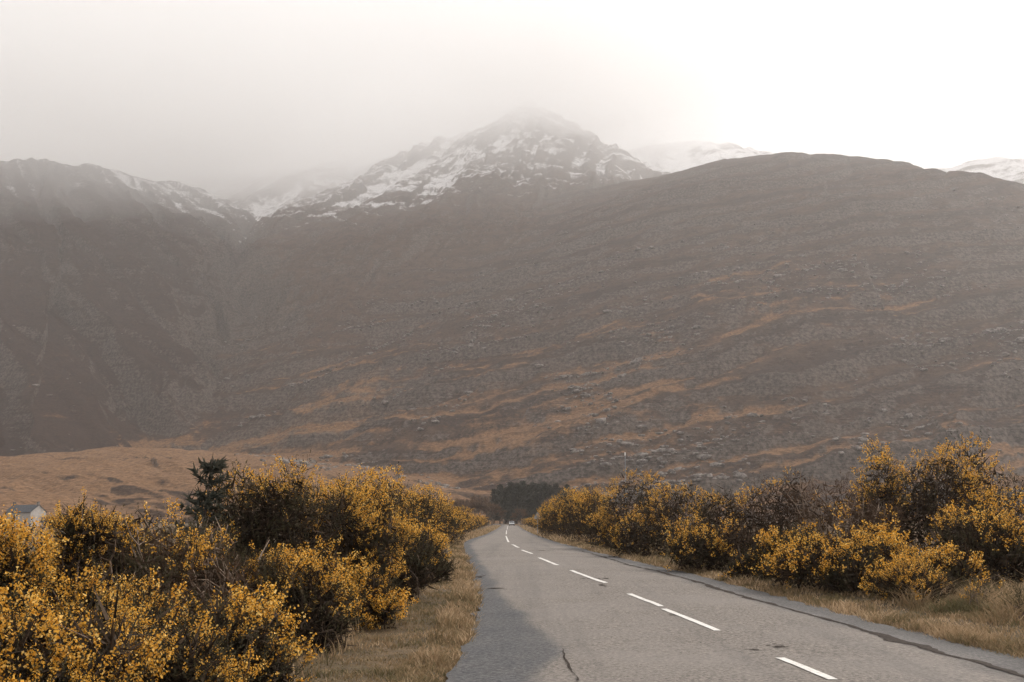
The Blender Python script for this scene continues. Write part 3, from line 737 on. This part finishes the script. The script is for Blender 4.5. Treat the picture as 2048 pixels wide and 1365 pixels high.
def gorse(seed, blobs, n_shoots, flowers, lod=0, shoot=0.28, stems=14, woody=0.0, dry=False, name='gorse_bush', core=0.74, upright=0.85):
    """blobs: ellipsoids (x, y, z, rx, ry, rz) whose union is the bush; every blob grows shoots over its skin"""
    rng = np.random.default_rng(seed); root = empty(name, (0, 0, 0))
    Bl = np.array(blobs, float)
    area = (Bl[:, 3] * Bl[:, 4] + Bl[:, 3] * Bl[:, 5] + Bl[:, 4] * Bl[:, 5]); wts = area / area.sum()
    P = []; N = []; I = []; per = (7, 6, 5)[lod]; need = max(9, n_shoots // per)
    while need > 0:
        k = rng.choice(len(Bl), need * 2, p=wts); d = rng.normal(0, 1, (need * 2, 3)); d[:, 2] = np.abs(d[:, 2]) * 1.0 - 0.35 * rng.random(need * 2); d /= np.linalg.norm(d, axis=1)[:, None]
        lump = 1 + 0.28 * (noise3(d * 2.6 + k[:, None] * 3.3 + seed, seed) - 0.5) * 2
        rad = np.where(rng.random(need * 2) < 0.72, rng.uniform(0.86, 1.03, need * 2), rng.uniform(0.5, 0.9, need * 2)) * lump
        p = Bl[k, :3] + d * Bl[k, 3:] * rad[:, None]
        deep = np.zeros(len(p), bool)
        for j in range(len(Bl)):
            deep |= (k != j) & ((((p - Bl[j, :3]) / Bl[j, 3:]) ** 2).sum(1) < 0.55)
        ok = ~deep & (p[:, 2] > 0.04)
        nrm = d / Bl[k, 3:]; nrm /= np.linalg.norm(nrm, axis=1)[:, None]
        P.append(p[ok][:need]); I.append((rad < 0.84 * lump)[ok][:need]); N.append(nrm[ok][:need]); need -= min(need, int(ok.sum()))
    P0 = np.concatenate(P); N0 = np.concatenate(N); I0 = np.concatenate(I); m_ = len(P0)
    D0 = N0 * 0.75 + np.array([0, 0, upright]) + rng.normal(0, 0.34, (m_, 3)); D0 /= np.linalg.norm(D0, axis=1)[:, None]
    uu = np.tile(np.linspace(0.0, 1.0, per), m_) ; n = m_ * per; own = np.repeat(np.arange(m_), per)
    lat = rng.normal(0, 1, (n, 3)) * (shoot * 0.17)
    size_ = rng.uniform(0.7, 1.35, m_)
    P = P0[own] + D0[own] * (uu * shoot * 0.35 * size_[own] - shoot * 0.55)[:, None] + lat; P[:, 2] = np.maximum(P[:, 2], 0.02)
    N = N0[own]
    D = D0[own] + lat / shoot * 2.2 * (1.2 - 0.6 * uu)[:, None] + rng.normal(0, 0.15, (n, 3)); D /= np.linalg.norm(D, axis=1)[:, None]
    patch_ = (noise3(P0 * 2.1 + seed * 1.7, seed + 3) + rng.normal(0, 0.07, m_))[own]
    tone = np.clip(rng.random(n) * 0.35 + rng.random(m_)[own] * 0.3 + (noise3(P * 1.1 + 5, seed + 8) - 0.4) * 0.9, 0, 1)
    inner = I0[own]
    fl = np.clip((flowers - 0.5) * 1.0 + 0.31 + (patch_ - 0.5) * 4.0 + N[:, 2] * 0.22 + (P[:, 2] / P[:, 2].max() - 0.55) * 0.6, 0, 1) * np.where(inner, 0.15, 1)
    fl = sstep(0.28, 0.62, fl)
    has = (rng.random(m_)[own] < fl) & (rng.random(n) < 0.85)
    sc = shoot * rng.uniform(0.6, 0.95, n) * size_[own]
    ref = np.where(np.abs(D[:, 2:3]) < 0.9, np.array([[0, 0, 1.0]]), np.array([[1.0, 0, 0]]))
    a = np.cross(D, ref); a /= np.linalg.norm(a, axis=1)[:, None]; bb = np.cross(D, a)
    th = rng.random(n) * 6.283; a2 = a * np.cos(th)[:, None] + bb * np.sin(th)[:, None]; b2_ = np.cross(D, a2)
    R = np.stack([a2, b2_, D], 1)
    sv, st, fv, ft = [], [], [], []
    protos_ = LOD[lod]
    for k in range(len(protos_)):
        s_ = np.arange(n) % len(protos_) == k
        v = np.einsum('vi,nij->nvj', protos_[k][0], R[s_]) * sc[s_][:, None, None] + P[s_][:, None]
        sv.append(v.reshape(-1, 3)); st.append(np.repeat(tone[s_], len(protos_[k][0])))
        q = s_ & has
        if q.any():
            f_ = protos_[k][1]
            v = np.einsum('vi,nij->nvj', f_, R[q]) * sc[q][:, None, None] + P[q][:, None]
            keep = rng.random((q.sum(), len(f_) // 4)) < (0.35 + 0.65 * fl[q])[:, None]
            v = v.reshape(q.sum(), -1, 4, 3)[keep]
            fv.append(v.reshape(-1, 3)); ft.append(np.repeat(rng.random(len(v)), 4))
    sv = np.concatenate(sv)
    mesh_obj('foliage', sv, np.arange(len(sv)).reshape(-1, 3), M_SPINE_DRY if dry else M_SPINE, root, attrs={'tone': np.concatenate(st)})['kind'] = 'stuff'
    if fv:
        fv = np.concatenate(fv)
        mesh_obj('blossom', fv, np.arange(len(fv)).reshape(-1, 4), M_FLOWER, root, attrs={'tone': np.concatenate(ft)})['kind'] = 'stuff'
    # stems
    w = MB(); top = Bl[:, 2] + Bl[:, 5]
    for i in range(stems):
        k = rng.integers(len(Bl)); d = rng.normal(0, 1, 3); d[2] = abs(d[2]) + 0.2; d /= np.linalg.norm(d)
        e = Bl[k, :3] + d * Bl[k, 3:] * rng.uniform(0.7, 1.0 + 0.12 * woody); s = np.array([Bl[k, 0] * 0.35 + rng.normal(0, 0.12), Bl[k, 1] * 0.35 + rng.normal(0, 0.12), -0.08])
        c1 = s + (e - s) * 0.35 + np.array([rng.normal(0, 0.12), rng.normal(0, 0.12), 0.12 + 0.25 * rng.random()]); c2 = s + (e - s) * 0.7 + rng.normal(0, 0.13, 3)
        pts = [(1 - t) ** 3 * s + 3 * t * (1 - t) ** 2 * c1 + 3 * t * t * (1 - t) * c2 + t ** 3 * e for t in np.linspace(0, 1, 8)]
        pts = [pp + rng.normal(0, 0.022, 3) for pp in pts]
        r0 = rng.uniform(0.010, 0.022) * (1 + woody * 0.5)
        w.tube(pts, np.linspace(r0, r0 * 0.25, 8), 5, False)
        for b_ in range(int(2 + 4 * woody)):
            j = rng.integers(3, 7); q = pts[j]; dd = rng.normal(0, 1, 3); dd[2] = abs(dd[2]); dd /= np.linalg.norm(dd); l_ = rng.uniform(0.15, 0.42)
            w.tube([q, q + dd * l_ * 0.5 + rng.normal(0, 0.03, 3), q + dd * l_ + np.array([0, 0, 0.06])], [r0 * 0.45, r0 * 0.3, r0 * 0.12], 4, False)
    w.build('stems', M_STEM_PALE if woody > 0.4 else M_STEM, root)['kind'] = 'stuff'
    # dead, brown brushwood inside
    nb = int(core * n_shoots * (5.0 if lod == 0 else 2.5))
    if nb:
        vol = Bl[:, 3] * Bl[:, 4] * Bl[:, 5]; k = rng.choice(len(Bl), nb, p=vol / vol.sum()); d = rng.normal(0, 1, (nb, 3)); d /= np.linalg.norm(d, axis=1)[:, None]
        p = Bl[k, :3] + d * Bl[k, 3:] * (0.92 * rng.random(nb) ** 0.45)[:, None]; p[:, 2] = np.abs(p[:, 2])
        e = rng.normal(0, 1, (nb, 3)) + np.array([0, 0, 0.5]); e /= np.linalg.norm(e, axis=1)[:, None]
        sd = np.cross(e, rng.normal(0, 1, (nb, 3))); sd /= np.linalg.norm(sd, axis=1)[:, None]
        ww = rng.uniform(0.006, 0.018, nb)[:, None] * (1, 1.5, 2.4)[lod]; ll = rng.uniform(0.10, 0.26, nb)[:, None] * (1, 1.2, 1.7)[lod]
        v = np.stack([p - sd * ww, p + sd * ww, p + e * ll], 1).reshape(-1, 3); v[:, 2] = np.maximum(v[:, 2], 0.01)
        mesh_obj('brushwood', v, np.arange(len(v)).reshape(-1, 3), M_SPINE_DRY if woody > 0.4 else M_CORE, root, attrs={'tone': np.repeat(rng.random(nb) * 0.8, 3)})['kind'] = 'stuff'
    return root

def mound(rng, rx, ry, h, n=6, uneven=0.35):
    n = n + 3
    """ellipsoids for a bush rx by ry in half-width and h tall: a heart and several uneven heads"""
    out = [(0, 0, h * 0.30, rx * 0.78, ry * 0.78, h * 0.48)]
    for i in range(n):
        a = 6.283 * i / n + rng.uniform(-0.4, 0.4); q = rng.uniform(0.35, 0.72); s = rng.uniform(0.26, 0.44)
        hz = h * rng.uniform(1 - uneven, 1.0) * (1.0 - 0.25 * q)
        rz = h * rng.uniform(0.22, 0.32)
        out.append((math.cos(a) * rx * q, math.sin(a) * ry * q, hz - rz, rx * s, ry * s, rz))
    for i in range(n):
        a = rng.uniform(0, 6.283); q = rng.uniform(0.6, 0.82)
        out.append((math.cos(a) * rx * q, math.sin(a) * ry * q, h * rng.uniform(0.12, 0.34), rx * 0.3, ry * 0.3, h * rng.uniform(0.16, 0.26)))
    top_ = max(b_[2] + b_[5] for b_ in out)
    return [(b_[0], b_[1], b_[2] * h / top_, b_[3], b_[4], b_[5] * h / top_) for b_ in out]

def plant(o, px, r, label, group, cat='gorse bush', rz=0.0, s=(1, 1, 1)):
    d = at(px, 1037, r)
    seat(o, d[0], d[1], -0.03, rz, s)
    return tag(o, label, cat, group)

GL, GR = 'gorse along the left verge', 'gorse along the right verge'
BR = np.random.default_rng(7)
def near(seed, px, r, top, hwpx, flowers, label, group, depth=1.0, n=None, heads=6, uneven=0.35, **kw):
    """a bush of its own: centre column, distance, the photo row of its top and its half-width there"""
    p = at(px, top, r); gz = float(G(p[0], p[1])); h = p[2] - gz; rx = hwpx / FPX * r
    rng = np.random.default_rng(seed)
    bl = mound(rng, rx, max(0.45, rx * depth), h - 0.14, heads, uneven)
    if n is None: n = int(min(2300, 260 + 210 * (rx * max(0.45, rx * depth) + 1.3 * (rx + rx * depth) * h * 0.9)))
    o = gorse(seed, bl, n, flowers, kw.pop('lod', 0 if r < 19 else 1), **kw)
    return plant(o, px, r, label, group)

# left of the road, from the camera outwards
near(1, 10, 6.6, 1120, 250, 0.86, 'large bright yellow gorse filling the bottom left corner', GL, n=2000, shoot=0.23)
near(2, 300, 7.4, 1175, 190, 0.78, 'bright gorse at the bottom edge, right of the corner bush', GL, n=1700, shoot=0.23)
near(3, -8, 9.6, 985, 85, 0.80, 'yellow gorse at the left edge below the white cottage gable', GL, n=1300, uneven=0.5)
o = gorse(4, [(0, 0, 0.45, 0.36, 0.36, 0.45), (-0.03, 0, 0.85, 0.2, 0.2, 0.42), (0, 0, 1.25, 0.2, 0.2, 0.34), (0.14, 0, 1.42, 0.22, 0.2, 0.18), (-0.07, 0.05, 1.46, 0.17, 0.17, 0.2)], 900, 0.9, 0, shoot=0.2)
plant(o, 165, 11.2, 'narrow column of gorse studded with yellow flowers, by the cottage', GL)
near(5, 395, 12.2, 1000, 165, -0.05, 'dark woody gorse with pale bare twisted stems', GL, n=1350, stems=60, woody=1.0, core=0.55)
near(6, 480, 9.0, 1165, 125, 0.26, 'half flowered low gorse beside the near grass verge', GL, n=1000)
near(7, 555, 14.2, 895, 110, -0.15, 'tallest dark green gorse of the left side, few flowers', GL, n=1500, uneven=0.15)
near(8, 690, 15.8, 945, 105, 0.82, 'tall brightly flowered gorse right of the tallest dark one', GL, n=1500)
near(9, 610, 12.2, 1075, 110, 0.24, 'medium gorse in front of the tallest dark one', GL, n=1150)
near(10, 790, 18.0, 1020, 88, 0.58, 'rounded gorse reaching furthest onto the left grass verge', GL, n=1350, lod=0)
near(11, 265, 14.0, 985, 85, 0.34, 'gorse clump behind the bare twisted stems', GL, n=900, lod=1)
near(12, 720, 14.4, 1120, 75, 0.46, 'low gorse skirt below the tall bright bush', GL, n=800)
near(13, 250, 9.8, 1100, 110, 0.12, 'dim gorse between the flower column and the bottom row', GL, n=950)
near(14, 120, 16.5, 1045, 75, 0.5, 'gorse behind the left edge bush, under the cottage', GL, n=600, lod=1)
near(15, 465, 15.5, 918, 70, 0.05, 'dark gorse just left of the tallest one', GL, n=800, lod=1)
near(16, 840, 21.5, 1040, 62, 0.62, 'gorse behind the rounded verge bush, left side', GL, n=900, lod=1)

o = conifer(77, 2.45, 0.75, 13, 6, 16, name='young_conifer'); d_ = at(383, 1037, 15.2); seat(o, d_[0], d_[1], 0.0, 0.4); o.rotation_euler = (0.04, 0.10, 0.4)
tag(o, 'dark little conifer poking up behind the left gorse', 'conifer')

# right of the road
near(31, 1700, 20.5, 1040, 165, 0.84, 'broad bright yellow gorse low beside the right verge', GR, depth=0.8, n=2100)
near(32, 1815, 18.5, 1110, 75, 0.78, 'small gorse trailing down to the right verge grass', GR, n=700)
near(33, 1575, 22.5, 1035, 60, 0.55, 'upright gorse left of the broad bright one', GR, n=800)
near(34, 1510, 23.0, 1090, 62, 0.60, 'low spreading gorse at the foot of dark brown bushes', GR, n=700)
near(35, 1870, 26.5, 868, 125, 0.60, 'tallest gorse of the right side, crown above all others', GR, depth=0.8, n=2000, heads=8, stems=26, woody=0.3)
near(36, 1765, 25.5, 862, 48, 0.62, 'gorse arm rising at the left of the tallest crown', GR, n=750, stems=12)
near(37, 1665, 26.0, 925, 95, -0.4, 'dead brown gorse with bare arching branches', GR, n=1100, dry=True, stems=60, woody=0.7, core=0.5)
near(38, 1545, 28.0, 930, 85, -0.4, 'dark brown gorse with hardly a flower, right side', GR, n=1200, dry=True)
near(39, 1440, 28.5, 955, 68, 0.3, 'gorse left of the dark brown bush', GR, n=1000)
near(40, 1960, 22.0, 1000, 105, 0.36, 'half flowered gorse below the right edge crown', GR, n=1300)
near(41, 2050, 23.0, 985, 80, 0.5, 'gorse cut by the right picture edge', GR, n=900)
near(42, 2025, 36.0, 912, 60, 0.15, 'dark distant gorse at the right edge behind the tallest', GR, n=700)
near(43, 1395, 25.5, 1030, 62, 0.60, 'low gorse on the right verge before the rounded hump', GR, n=800)
near(44, 1345, 34.0, 950, 72, 0.46, 'gorse on the right shoulder of the rounded hump', GR, n=1000)
near(45, 1262, 41.0, 935, 75, 0.55, 'gorse crowning the rounded hump beside the road', GR, n=1200)
near(46, 1275, 33.5, 1015, 62, 0.62, 'low gorse at the foot of the rounded hump', GR, n=800)
near(47, 1195, 48.0, 965, 52, 0.55, 'gorse on the left slope of the rounded hump', GR, n=900)
near(48, 1205, 42.0, 1022, 45, 0.60, 'small gorse below the left slope of the hump', GR, n=600)
near(49, 1890, 20.5, 1085, 55, 0.4, 'dark low gorse right of the broad bright one', GR, n=600)
near(50, 1740, 23.8, 975, 65, -0.4, 'brown brushwood gorse under the tallest crown', GR, n=800, dry=True, stems=45, woody=0.8, core=0.5)
near(51, 1480, 25.5, 1030, 55, -0.1, 'dim gorse in front of the dark brown bush', GR, n=700, dry=True)
near(52, 1950, 28.5, 930, 60, 0.5, 'gorse right of the tallest crown, a little lower', GR, n=800)

# hedges running away from the camera: copies of a few bushes
far_proto = []
for k, fl in enumerate((0.62, 0.55, 0.7, 0.45)):
    rg = np.random.default_rng(400 + k)
    far_proto.append(gorse(400 + k, mound(rg, 1.5, 1.4, 2.5, 6, 0.3), 800, fl, 1, shoot=0.34, stems=8))
tiny_proto = []
for k, fl in enumerate((0.62, 0.55, 0.7)):
    rg = np.random.default_rng(500 + k)
    tiny_proto.append(gorse(500 + k, mound(rg, 1.9, 1.8, 2.5, 6, 0.3), 420, fl, 2, shoot=0.42, stems=4))
used = set()
def put(protos_, k, x, y, h, wide, rz, label, group):
    o = protos_[k % len(protos_)]
    if o.name in used: o = copy_tree(o)
    else: used.add(o.name)
    seat(o, x, y, -0.03, rz, (wide, wide, h / 2.4)); tag(o, label, 'gorse bush', group)
# left row 24-70 m
LR = [(735, 25, 955, .95), (700, 29, 950, 1.0), (800, 29.5, 972, .9), (765, 34, 962, 1.1), (838, 36, 985, .9), (812, 41, 978, 1.1), (868, 45, 1002, .95), (850, 51, 995, 1.1), (893, 56, 1012, 1.0), (878, 63, 1006, 1.1)]
for i, (px, r, top, wd) in enumerate(LR):
    p = at(px, top, r)
    put(far_proto, i, p[0], p[1], p[2] - float(G(p[0], p[1])), wd, i * 1.9,
        f'gorse of the receding left hedge, {ordn[i]} beyond the rounded verge bush', 'receding left gorse hedge')
for i in range(26):
    y = 66 + i * 6 + i * i * 0.22
    x = float(xl(y)) - 2.6 - (0.8 if i % 2 else 0) - 0.01 * (y - 60)
    put(tiny_proto, i, x, y, 2.5 + 0.35 * math.sin(i * 2.3) + (y > 150) * 0.2, 1.0, i * 1.3, 'small far gorse in the distant stretch of the left hedge', 'distant left gorse hedge')
    if i % 2: put(tiny_proto, i + 1, x - 3.4, y + 2, 2.9, 1.0, i * 0.7, 'small far gorse in the distant stretch of the left hedge', 'distant left gorse hedge')
RRW = [(1160, 57, 985, 1.0), (1168, 66, 975, 1.2), (1130, 68, 998, 1.0), (1128, 78, 990, 1.2), (1108, 84, 1008, 1.0), (1104, 95, 1004, 1.2)]
for i, (px, r, top, wd) in enumerate(RRW):
    p = at(px, top, r)
    put(far_proto, i + 1, p[0], p[1], p[2] - float(G(p[0], p[1])), wd, i * 2.3,
        f'gorse of the receding right hedge, {ordn[i]} beyond the rounded hump', 'receding right gorse hedge')
for i in range(22):
    y = 96 + i * 7 + i * i * 0.25
    x = float(xr(y)) + 2.8 + (0.9 if i % 2 else 0)
    put(tiny_proto, i, x, y, 2.3 + 0.3 * math.sin(i * 1.9), 1.0, i * 1.7, 'small far gorse in the distant stretch of the right hedge', 'distant right gorse hedge')
    if i % 2: put(tiny_proto, i + 2, x + 3.4, y + 2, 2.7, 1.0, i * 0.9, 'small far gorse in the distant stretch of the right hedge', 'distant right gorse hedge')

# ------------------------------------------------------------------ verge grass
def grass(name, label, pts, hmin, hmax, tone, seed, lean=0.5, width=0.006):
    # a blade is a bent strip of three triangles
    rng = np.random.default_rng(seed); n = len(pts)
    z = G(pts[:, 0], pts[:, 1])
    h = rng.uniform(hmin, hmax, n) * (0.25 + 1.5 * noise2(pts[:, 0] * 2.3, pts[:, 1] * 2.3, seed + 1) ** 1.5 + 0.2 * noise2(pts[:, 0] * 0.5, pts[:, 1] * 0.5, seed + 2))
    a = rng.random(n) * 6.283; l_ = lean * rng.uniform(0.3, 1.3, n) * h
    dxy = np.stack([np.cos(a), np.sin(a)], -1); base = np.stack([pts[:, 0], pts[:, 1], z - 0.01], -1)
    dist = np.hypot(pts[:, 0], pts[:, 1]); w = width * (0.7 + dist / 16)
    b_ = rng.random(n) * 6.283; side = np.stack([np.cos(b_), np.sin(b_), np.zeros(n)], -1) * w[:, None]
    mid = base + np.concatenate([dxy * (l_ * 0.35)[:, None], (h * 0.6)[:, None]], 1)
    tip = base + np.concatenate([dxy * l_[:, None], (h * 0.95)[:, None]], 1)
    v = np.stack([base - side, base + side, mid + side * 0.6, tip, mid - side * 0.6], 1).reshape(-1, 3)
    i = np.arange(n)[:, None] * 5
    f = np.concatenate([np.concatenate([i, i + 1, i + 2], 1), np.concatenate([i, i + 2, i + 4], 1), np.concatenate([i + 4, i + 2, i + 3], 1)])
    t = np.clip(tone + rng.normal(0, 0.16, n) + (noise2(pts[:, 0] * 0.9, pts[:, 1] * 0.9, seed + 4) - 0.5) * 0.7 + (noise2(pts[:, 0] * 3.1, pts[:, 1] * 3.1, seed + 6) - 0.5) * 0.6, 0, 1)
    return tag(mesh_obj(name, v, f, M_BLADE, attrs={'tone': np.repeat(t, 5)}), label, 'grass', kind='stuff')
def strip_points(rng, n, y0, y1, edge, side, w0, w1, power=1.6):
    y = y0 * (y1 / y0) ** (rng.random(n) ** power)
    off = w0 + (w1 - w0) * rng.random(n) ** 1.25
    return np.stack([edge(y) + side * off, y], -1)
GQ = np.random.default_rng(801)
lp = strip_points(GQ, 48000, 7.5, 34, xl, -1, -0.06, 3.2, 1.3)
grass('verge_grass', 'short dry grass on the left verge', lp, 0.025, 0.075, 0.42, 811, 1.0, 0.0052)
lp2 = strip_points(GQ, 9000, 8, 45, xl, -1, -0.05, 0.5, 1.3)
rp = strip_points(GQ, 34000, 9, 60, xr, 1, -0.05, 3.2, 1.5)
grass('verge_grass', 'tufted straw coloured grass on the right verge', rp, 0.045, 0.125, 0.36, 812, 0.8, 0.007)
edge_t = strip_points(GQ, 16000, 9, 120, xr, 1, -0.12, 0.45, 1.5)
grass('verge_grass', 'tawny grass fringe leaning over the tarmac edges', np.concatenate([lp2, edge_t]), 0.06, 0.16, 0.56, 813, 0.9, 0.0065)
# long rusty grass and bracken at the right edge of the picture
q = at(1990, 1037, 16.8)
tp = np.stack([GQ.normal(q[0] + 0.2, 1.1, 6500), GQ.normal(q[1] + 0.6, 1.1, 6500)], -1)
tp = tp[tp[:, 0] > xr(tp[:, 1]) + 1.2]
grass('tall_grass', 'tall rust brown grass and bracken by the right picture edge', tp, 0.12, 0.32, 0.34, 814, 1.2, 0.006)
tp = np.stack([GQ.uniform(-2.9, -1.9, 700), GQ.uniform(10, 18, 700)], -1)
far_l = strip_points(GQ, 8000, 45, 320, xl, -1, -0.1, 2.2, 1.2)
far_r = strip_points(GQ, 8000, 60, 320, xr, 1, -0.1, 2.2, 1.2)
grass('verge_grass', 'far dry grass lining both sides of the receding road', np.concatenate([far_l, far_r, tp]), 0.15, 0.34, 0.62, 815, 0.6, 0.006)
# grey green seedlings in the tall grass
for px, r, lab in ((1945, 17.5, 'grey green gorse seedling in the tall rusty grass, left one'), (2032, 16.2, 'grey green gorse seedling in the tall rusty grass, right one')):
    o = gorse(int(px), [(0, 0, 0.22, 0.16, 0.16, 0.2), (0.1, 0, 0.3, 0.1, 0.1, 0.14)], 60, 0.0, 0, stems=4, name='gorse_seedling', core=0)
    plant(o, px, r, lab, 'gorse seedlings', 'seedling')

# ------------------------------------------------------------------ cottage, shed, road sign, pole, car
M_WALL = plain('whitewash', (0.40, 0.375, 0.35), vary=0.15, scale=1.2)
M_SLATE = plain('slate', (0.085, 0.088, 0.095), vary=0.25, scale=2.0)
M_DARK = plain('dark_glass', (0.02, 0.022, 0.025), rough=0.2, spec=0.5, vary=0.1)
M_TIN = plain('rusted_tin', (0.38, 0.27, 0.19), vary=0.2, scale=1.0)
M_STONE = plain('rough_stone', (0.20, 0.18, 0.165), vary=0.4, scale=1.5)
M_METAL = plain('grey_metal', (0.27, 0.29, 0.31), rough=0.5, vary=0.08)
M_CARPAINT = plain('car_paint', (0.45, 0.45, 0.45), rough=0.3, spec=0.5, vary=0.03)
M_TYRE = plain('tyre_rubber', (0.02, 0.02, 0.02), vary=0.2)
M_LAMP = plain('lamp_glass', (0.75, 0.75, 0.72), rough=0.15, spec=0.6, vary=0.05)
M_WHITE = plain('white_plastic', (0.75, 0.74, 0.72), vary=0.05)

def house(name, label, loc, rz, ln, wd, eave, ridge, wall_m, roof_m, chimneys=True):
    root = empty(name, loc, rz)
    m = MB(); m.prism([(-wd / 2, -0.5), (wd / 2, -0.5), (wd / 2, eave), (0, ridge), (-wd / 2, eave)], -ln / 2, ln / 2); m.build('wall', wall_m, root)
    rf = MB(); k = (ridge - eave) / (wd / 2)
    for s in (-1, 1):
        y0, z0, y1, z1 = s * (wd / 2 + 0.3), eave - 0.3 * k + 0.02, 0, ridge + 0.03
        rf.prism([(y0, z0), (y1, z1), (y1, z1 + 0.16), (y0, z0 + 0.16)] if s < 0 else [(y1, z1), (y0, z0), (y0, z0 + 0.16), (y1, z1 + 0.16)], -ln / 2 - 0.15, ln / 2 + 0.15)
    roof = rf.build('roof', roof_m, root)
    if chimneys:
        for s in (-1, 1):
            m = MB(); m.box(s * (ln / 2 - 0.5) - 0.35, s * (ln / 2 - 0.5) + 0.35, -0.3, 0.3, ridge - 0.3, ridge + 0.9); m.box(s * (ln / 2 - 0.5) - 0.42, s * (ln / 2 - 0.5) + 0.42, -0.37, 0.37, ridge + 0.9, ridge + 1.0); m.build('chimney', M_STONE, roof)
    for x in (-ln * 0.3, ln * 0.3):
        m = MB(); m.box(x - 0.45, x + 0.45, -wd / 2 - 0.03, -wd / 2 + 0.02, 0.9, 2.1); wn = m.build('window', M_DARK, root)
        m = MB(); m.box(x - 0.55, x + 0.55, -wd / 2 - 0.10, -wd / 2 + 0.01, 0.78, 0.9); m.build('sill', M_STONE, wn)
    m = MB(); m.box(-0.45, 0.45, -wd / 2 - 0.03, -wd / 2 + 0.02, 0.0, 2.05); m.build('door', M_DARK, root)
    return tag(root, label, 'house')
p = at(50, 1037, 330)
house('cottage', 'white gabled cottage with dark slate roof beyond the left gorse', (p[0], p[1], -0.85), math.radians(-35), 14.0, 4.6, 4.3, 6.2, M_WALL, M_SLATE)
p = at(1025, 1037, 470)
house('shed', 'low pale roofed shed where the road disappears', (p[0] - 1, p[1], -1.0), 0.05, 6.5, 4, 1.7, 2.7, M_STONE, M_TIN, False)
# dark shrubs by the cottage
for i, (px, r, w_) in enumerate(((95, 262, 1.3), (106, 268, 1.5), (118, 262, 1.3), (128, 266, 1.2))):
    p = at(px, 1037, r); put(tiny_proto, i, p[0], p[1], 3.0, w_, i * 1.1, f'far low shrub in the field by the cottage, {ordn[i]} from the left', 'shrubs in the fields by the cottage')

p = at(1075, 1037, 112); sg = empty('road_sign', (p[0], p[1], float(G(p[0], p[1]))))
m = MB(); m.tube([(0, 0, -0.2), (0, 0, 2.35)], [0.038, 0.038], 8); m.build('post', M_METAL, sg)
m = MB(); m.add([(-0.36, -0.05, 1.75), (0.36, -0.05, 1.75), (0.42, -0.05, 1.83), (0.06, -0.05, 2.48), (-0.06, -0.05, 2.48), (-0.42, -0.05, 1.83)] + [(-0.36, -0.035, 1.75), (0.36, -0.035, 1.75), (0.42, -0.035, 1.83), (0.06, -0.035, 2.48), (-0.06, -0.035, 2.48), (-0.42, -0.035, 1.83)],
               [(5, 4, 3, 2, 1, 0)[::-1], (6, 7, 8, 9, 10, 11)[::-1]] + [(i, (i + 1) % 6, 6 + (i + 1) % 6, 6 + i) for i in range(6)]); plate = m.build('plate', M_METAL, sg)
m = MB(); m.box(-0.3, 0.3, -0.062, -0.051, 1.9, 1.94); m.box(-0.17, 0.17, -0.062, -0.051, 2.2, 2.24); m.build('bracket', M_METAL, plate)
tag(sg, 'grey back of a triangular road sign in the right hedge', 'road sign')
p = at(1250, 905, 62); gz = float(G(p[0], p[1])); po = empty('marker_pole', (p[0], p[1], gz)); hh = p[2] - gz
m = MB(); m.tube([(0, 0, -0.3), (0, 0, hh - 0.2)], [0.028, 0.022], 8); m.build('post', M_METAL, po)
m = MB(); m.tube([(0, 0, hh - 0.2), (0, 0, hh - 0.06), (0, 0, hh)], [0.042, 0.042, 0.02], 8); m.build('cap', M_WHITE, po)
tag(po, 'thin grey pole with white tip above the gorse hump', 'pole')

yc = 330.0; xcn = float(xl(yc)) * 0.42 + float(xr(yc)) * 0.58
car = empty('car', (xcn, yc, float(g(yc)) + 0.05)); tag(car, 'small pale car far off on the road, facing us', 'car')
m = MB(); prof = [(-2.0, 0.35), (-2.08, 0.55), (-2.0, 0.80), (-1.1, 0.95), (1.6, 1.0), (2.0, 0.92), (2.08, 0.5), (2.0, 0.32)]; m.prism(prof, -0.86, 0.86); body = m.build('body', M_CARPAINT, car)
m = MB(); m.prism([(-1.05, 0.95), (-0.35, 1.46), (1.0, 1.48), (1.75, 1.0)], -0.72, 0.72); m.build('cabin', M_CARPAINT, car)
m = MB(); m.add([(-0.66, -1.03, 0.99), (0.66, -1.03, 0.99), (0.60, -0.42, 1.42), (-0.60, -0.42, 1.42)], [(0, 1, 2, 3)]); m.build('windscreen', M_DARK, car)
for s in (-1, 1):
    m = MB(); m.box(s * 0.73 - 0.008, s * 0.73 + 0.008, -0.5, 1.2, 1.03, 1.38); m.build('side_window', M_DARK, car)
    m = MB(); m.box(s * 0.62 - 0.2, s * 0.62 + 0.2, -2.10, -2.0, 0.62, 0.78); m.build('headlight', M_LAMP, car)
    for y in (-1.3, 1.3):
        m = MB(); m.tube([(s * 0.70, y, 0.31), (s * 0.88, y, 0.31)], [0.31, 0.31], 16); wh = m.build('wheel', M_TYRE, car)
        m = MB(); m.tube([(s * 0.87, y, 0.31), (s * 0.89, y, 0.31)], [0.19, 0.17], 12); m.build('rim', M_METAL, wh)
m = MB(); m.box(-0.8, 0.8, -2.14, -2.02, 0.34, 0.50); m.build('bumper', M_TYRE, car)
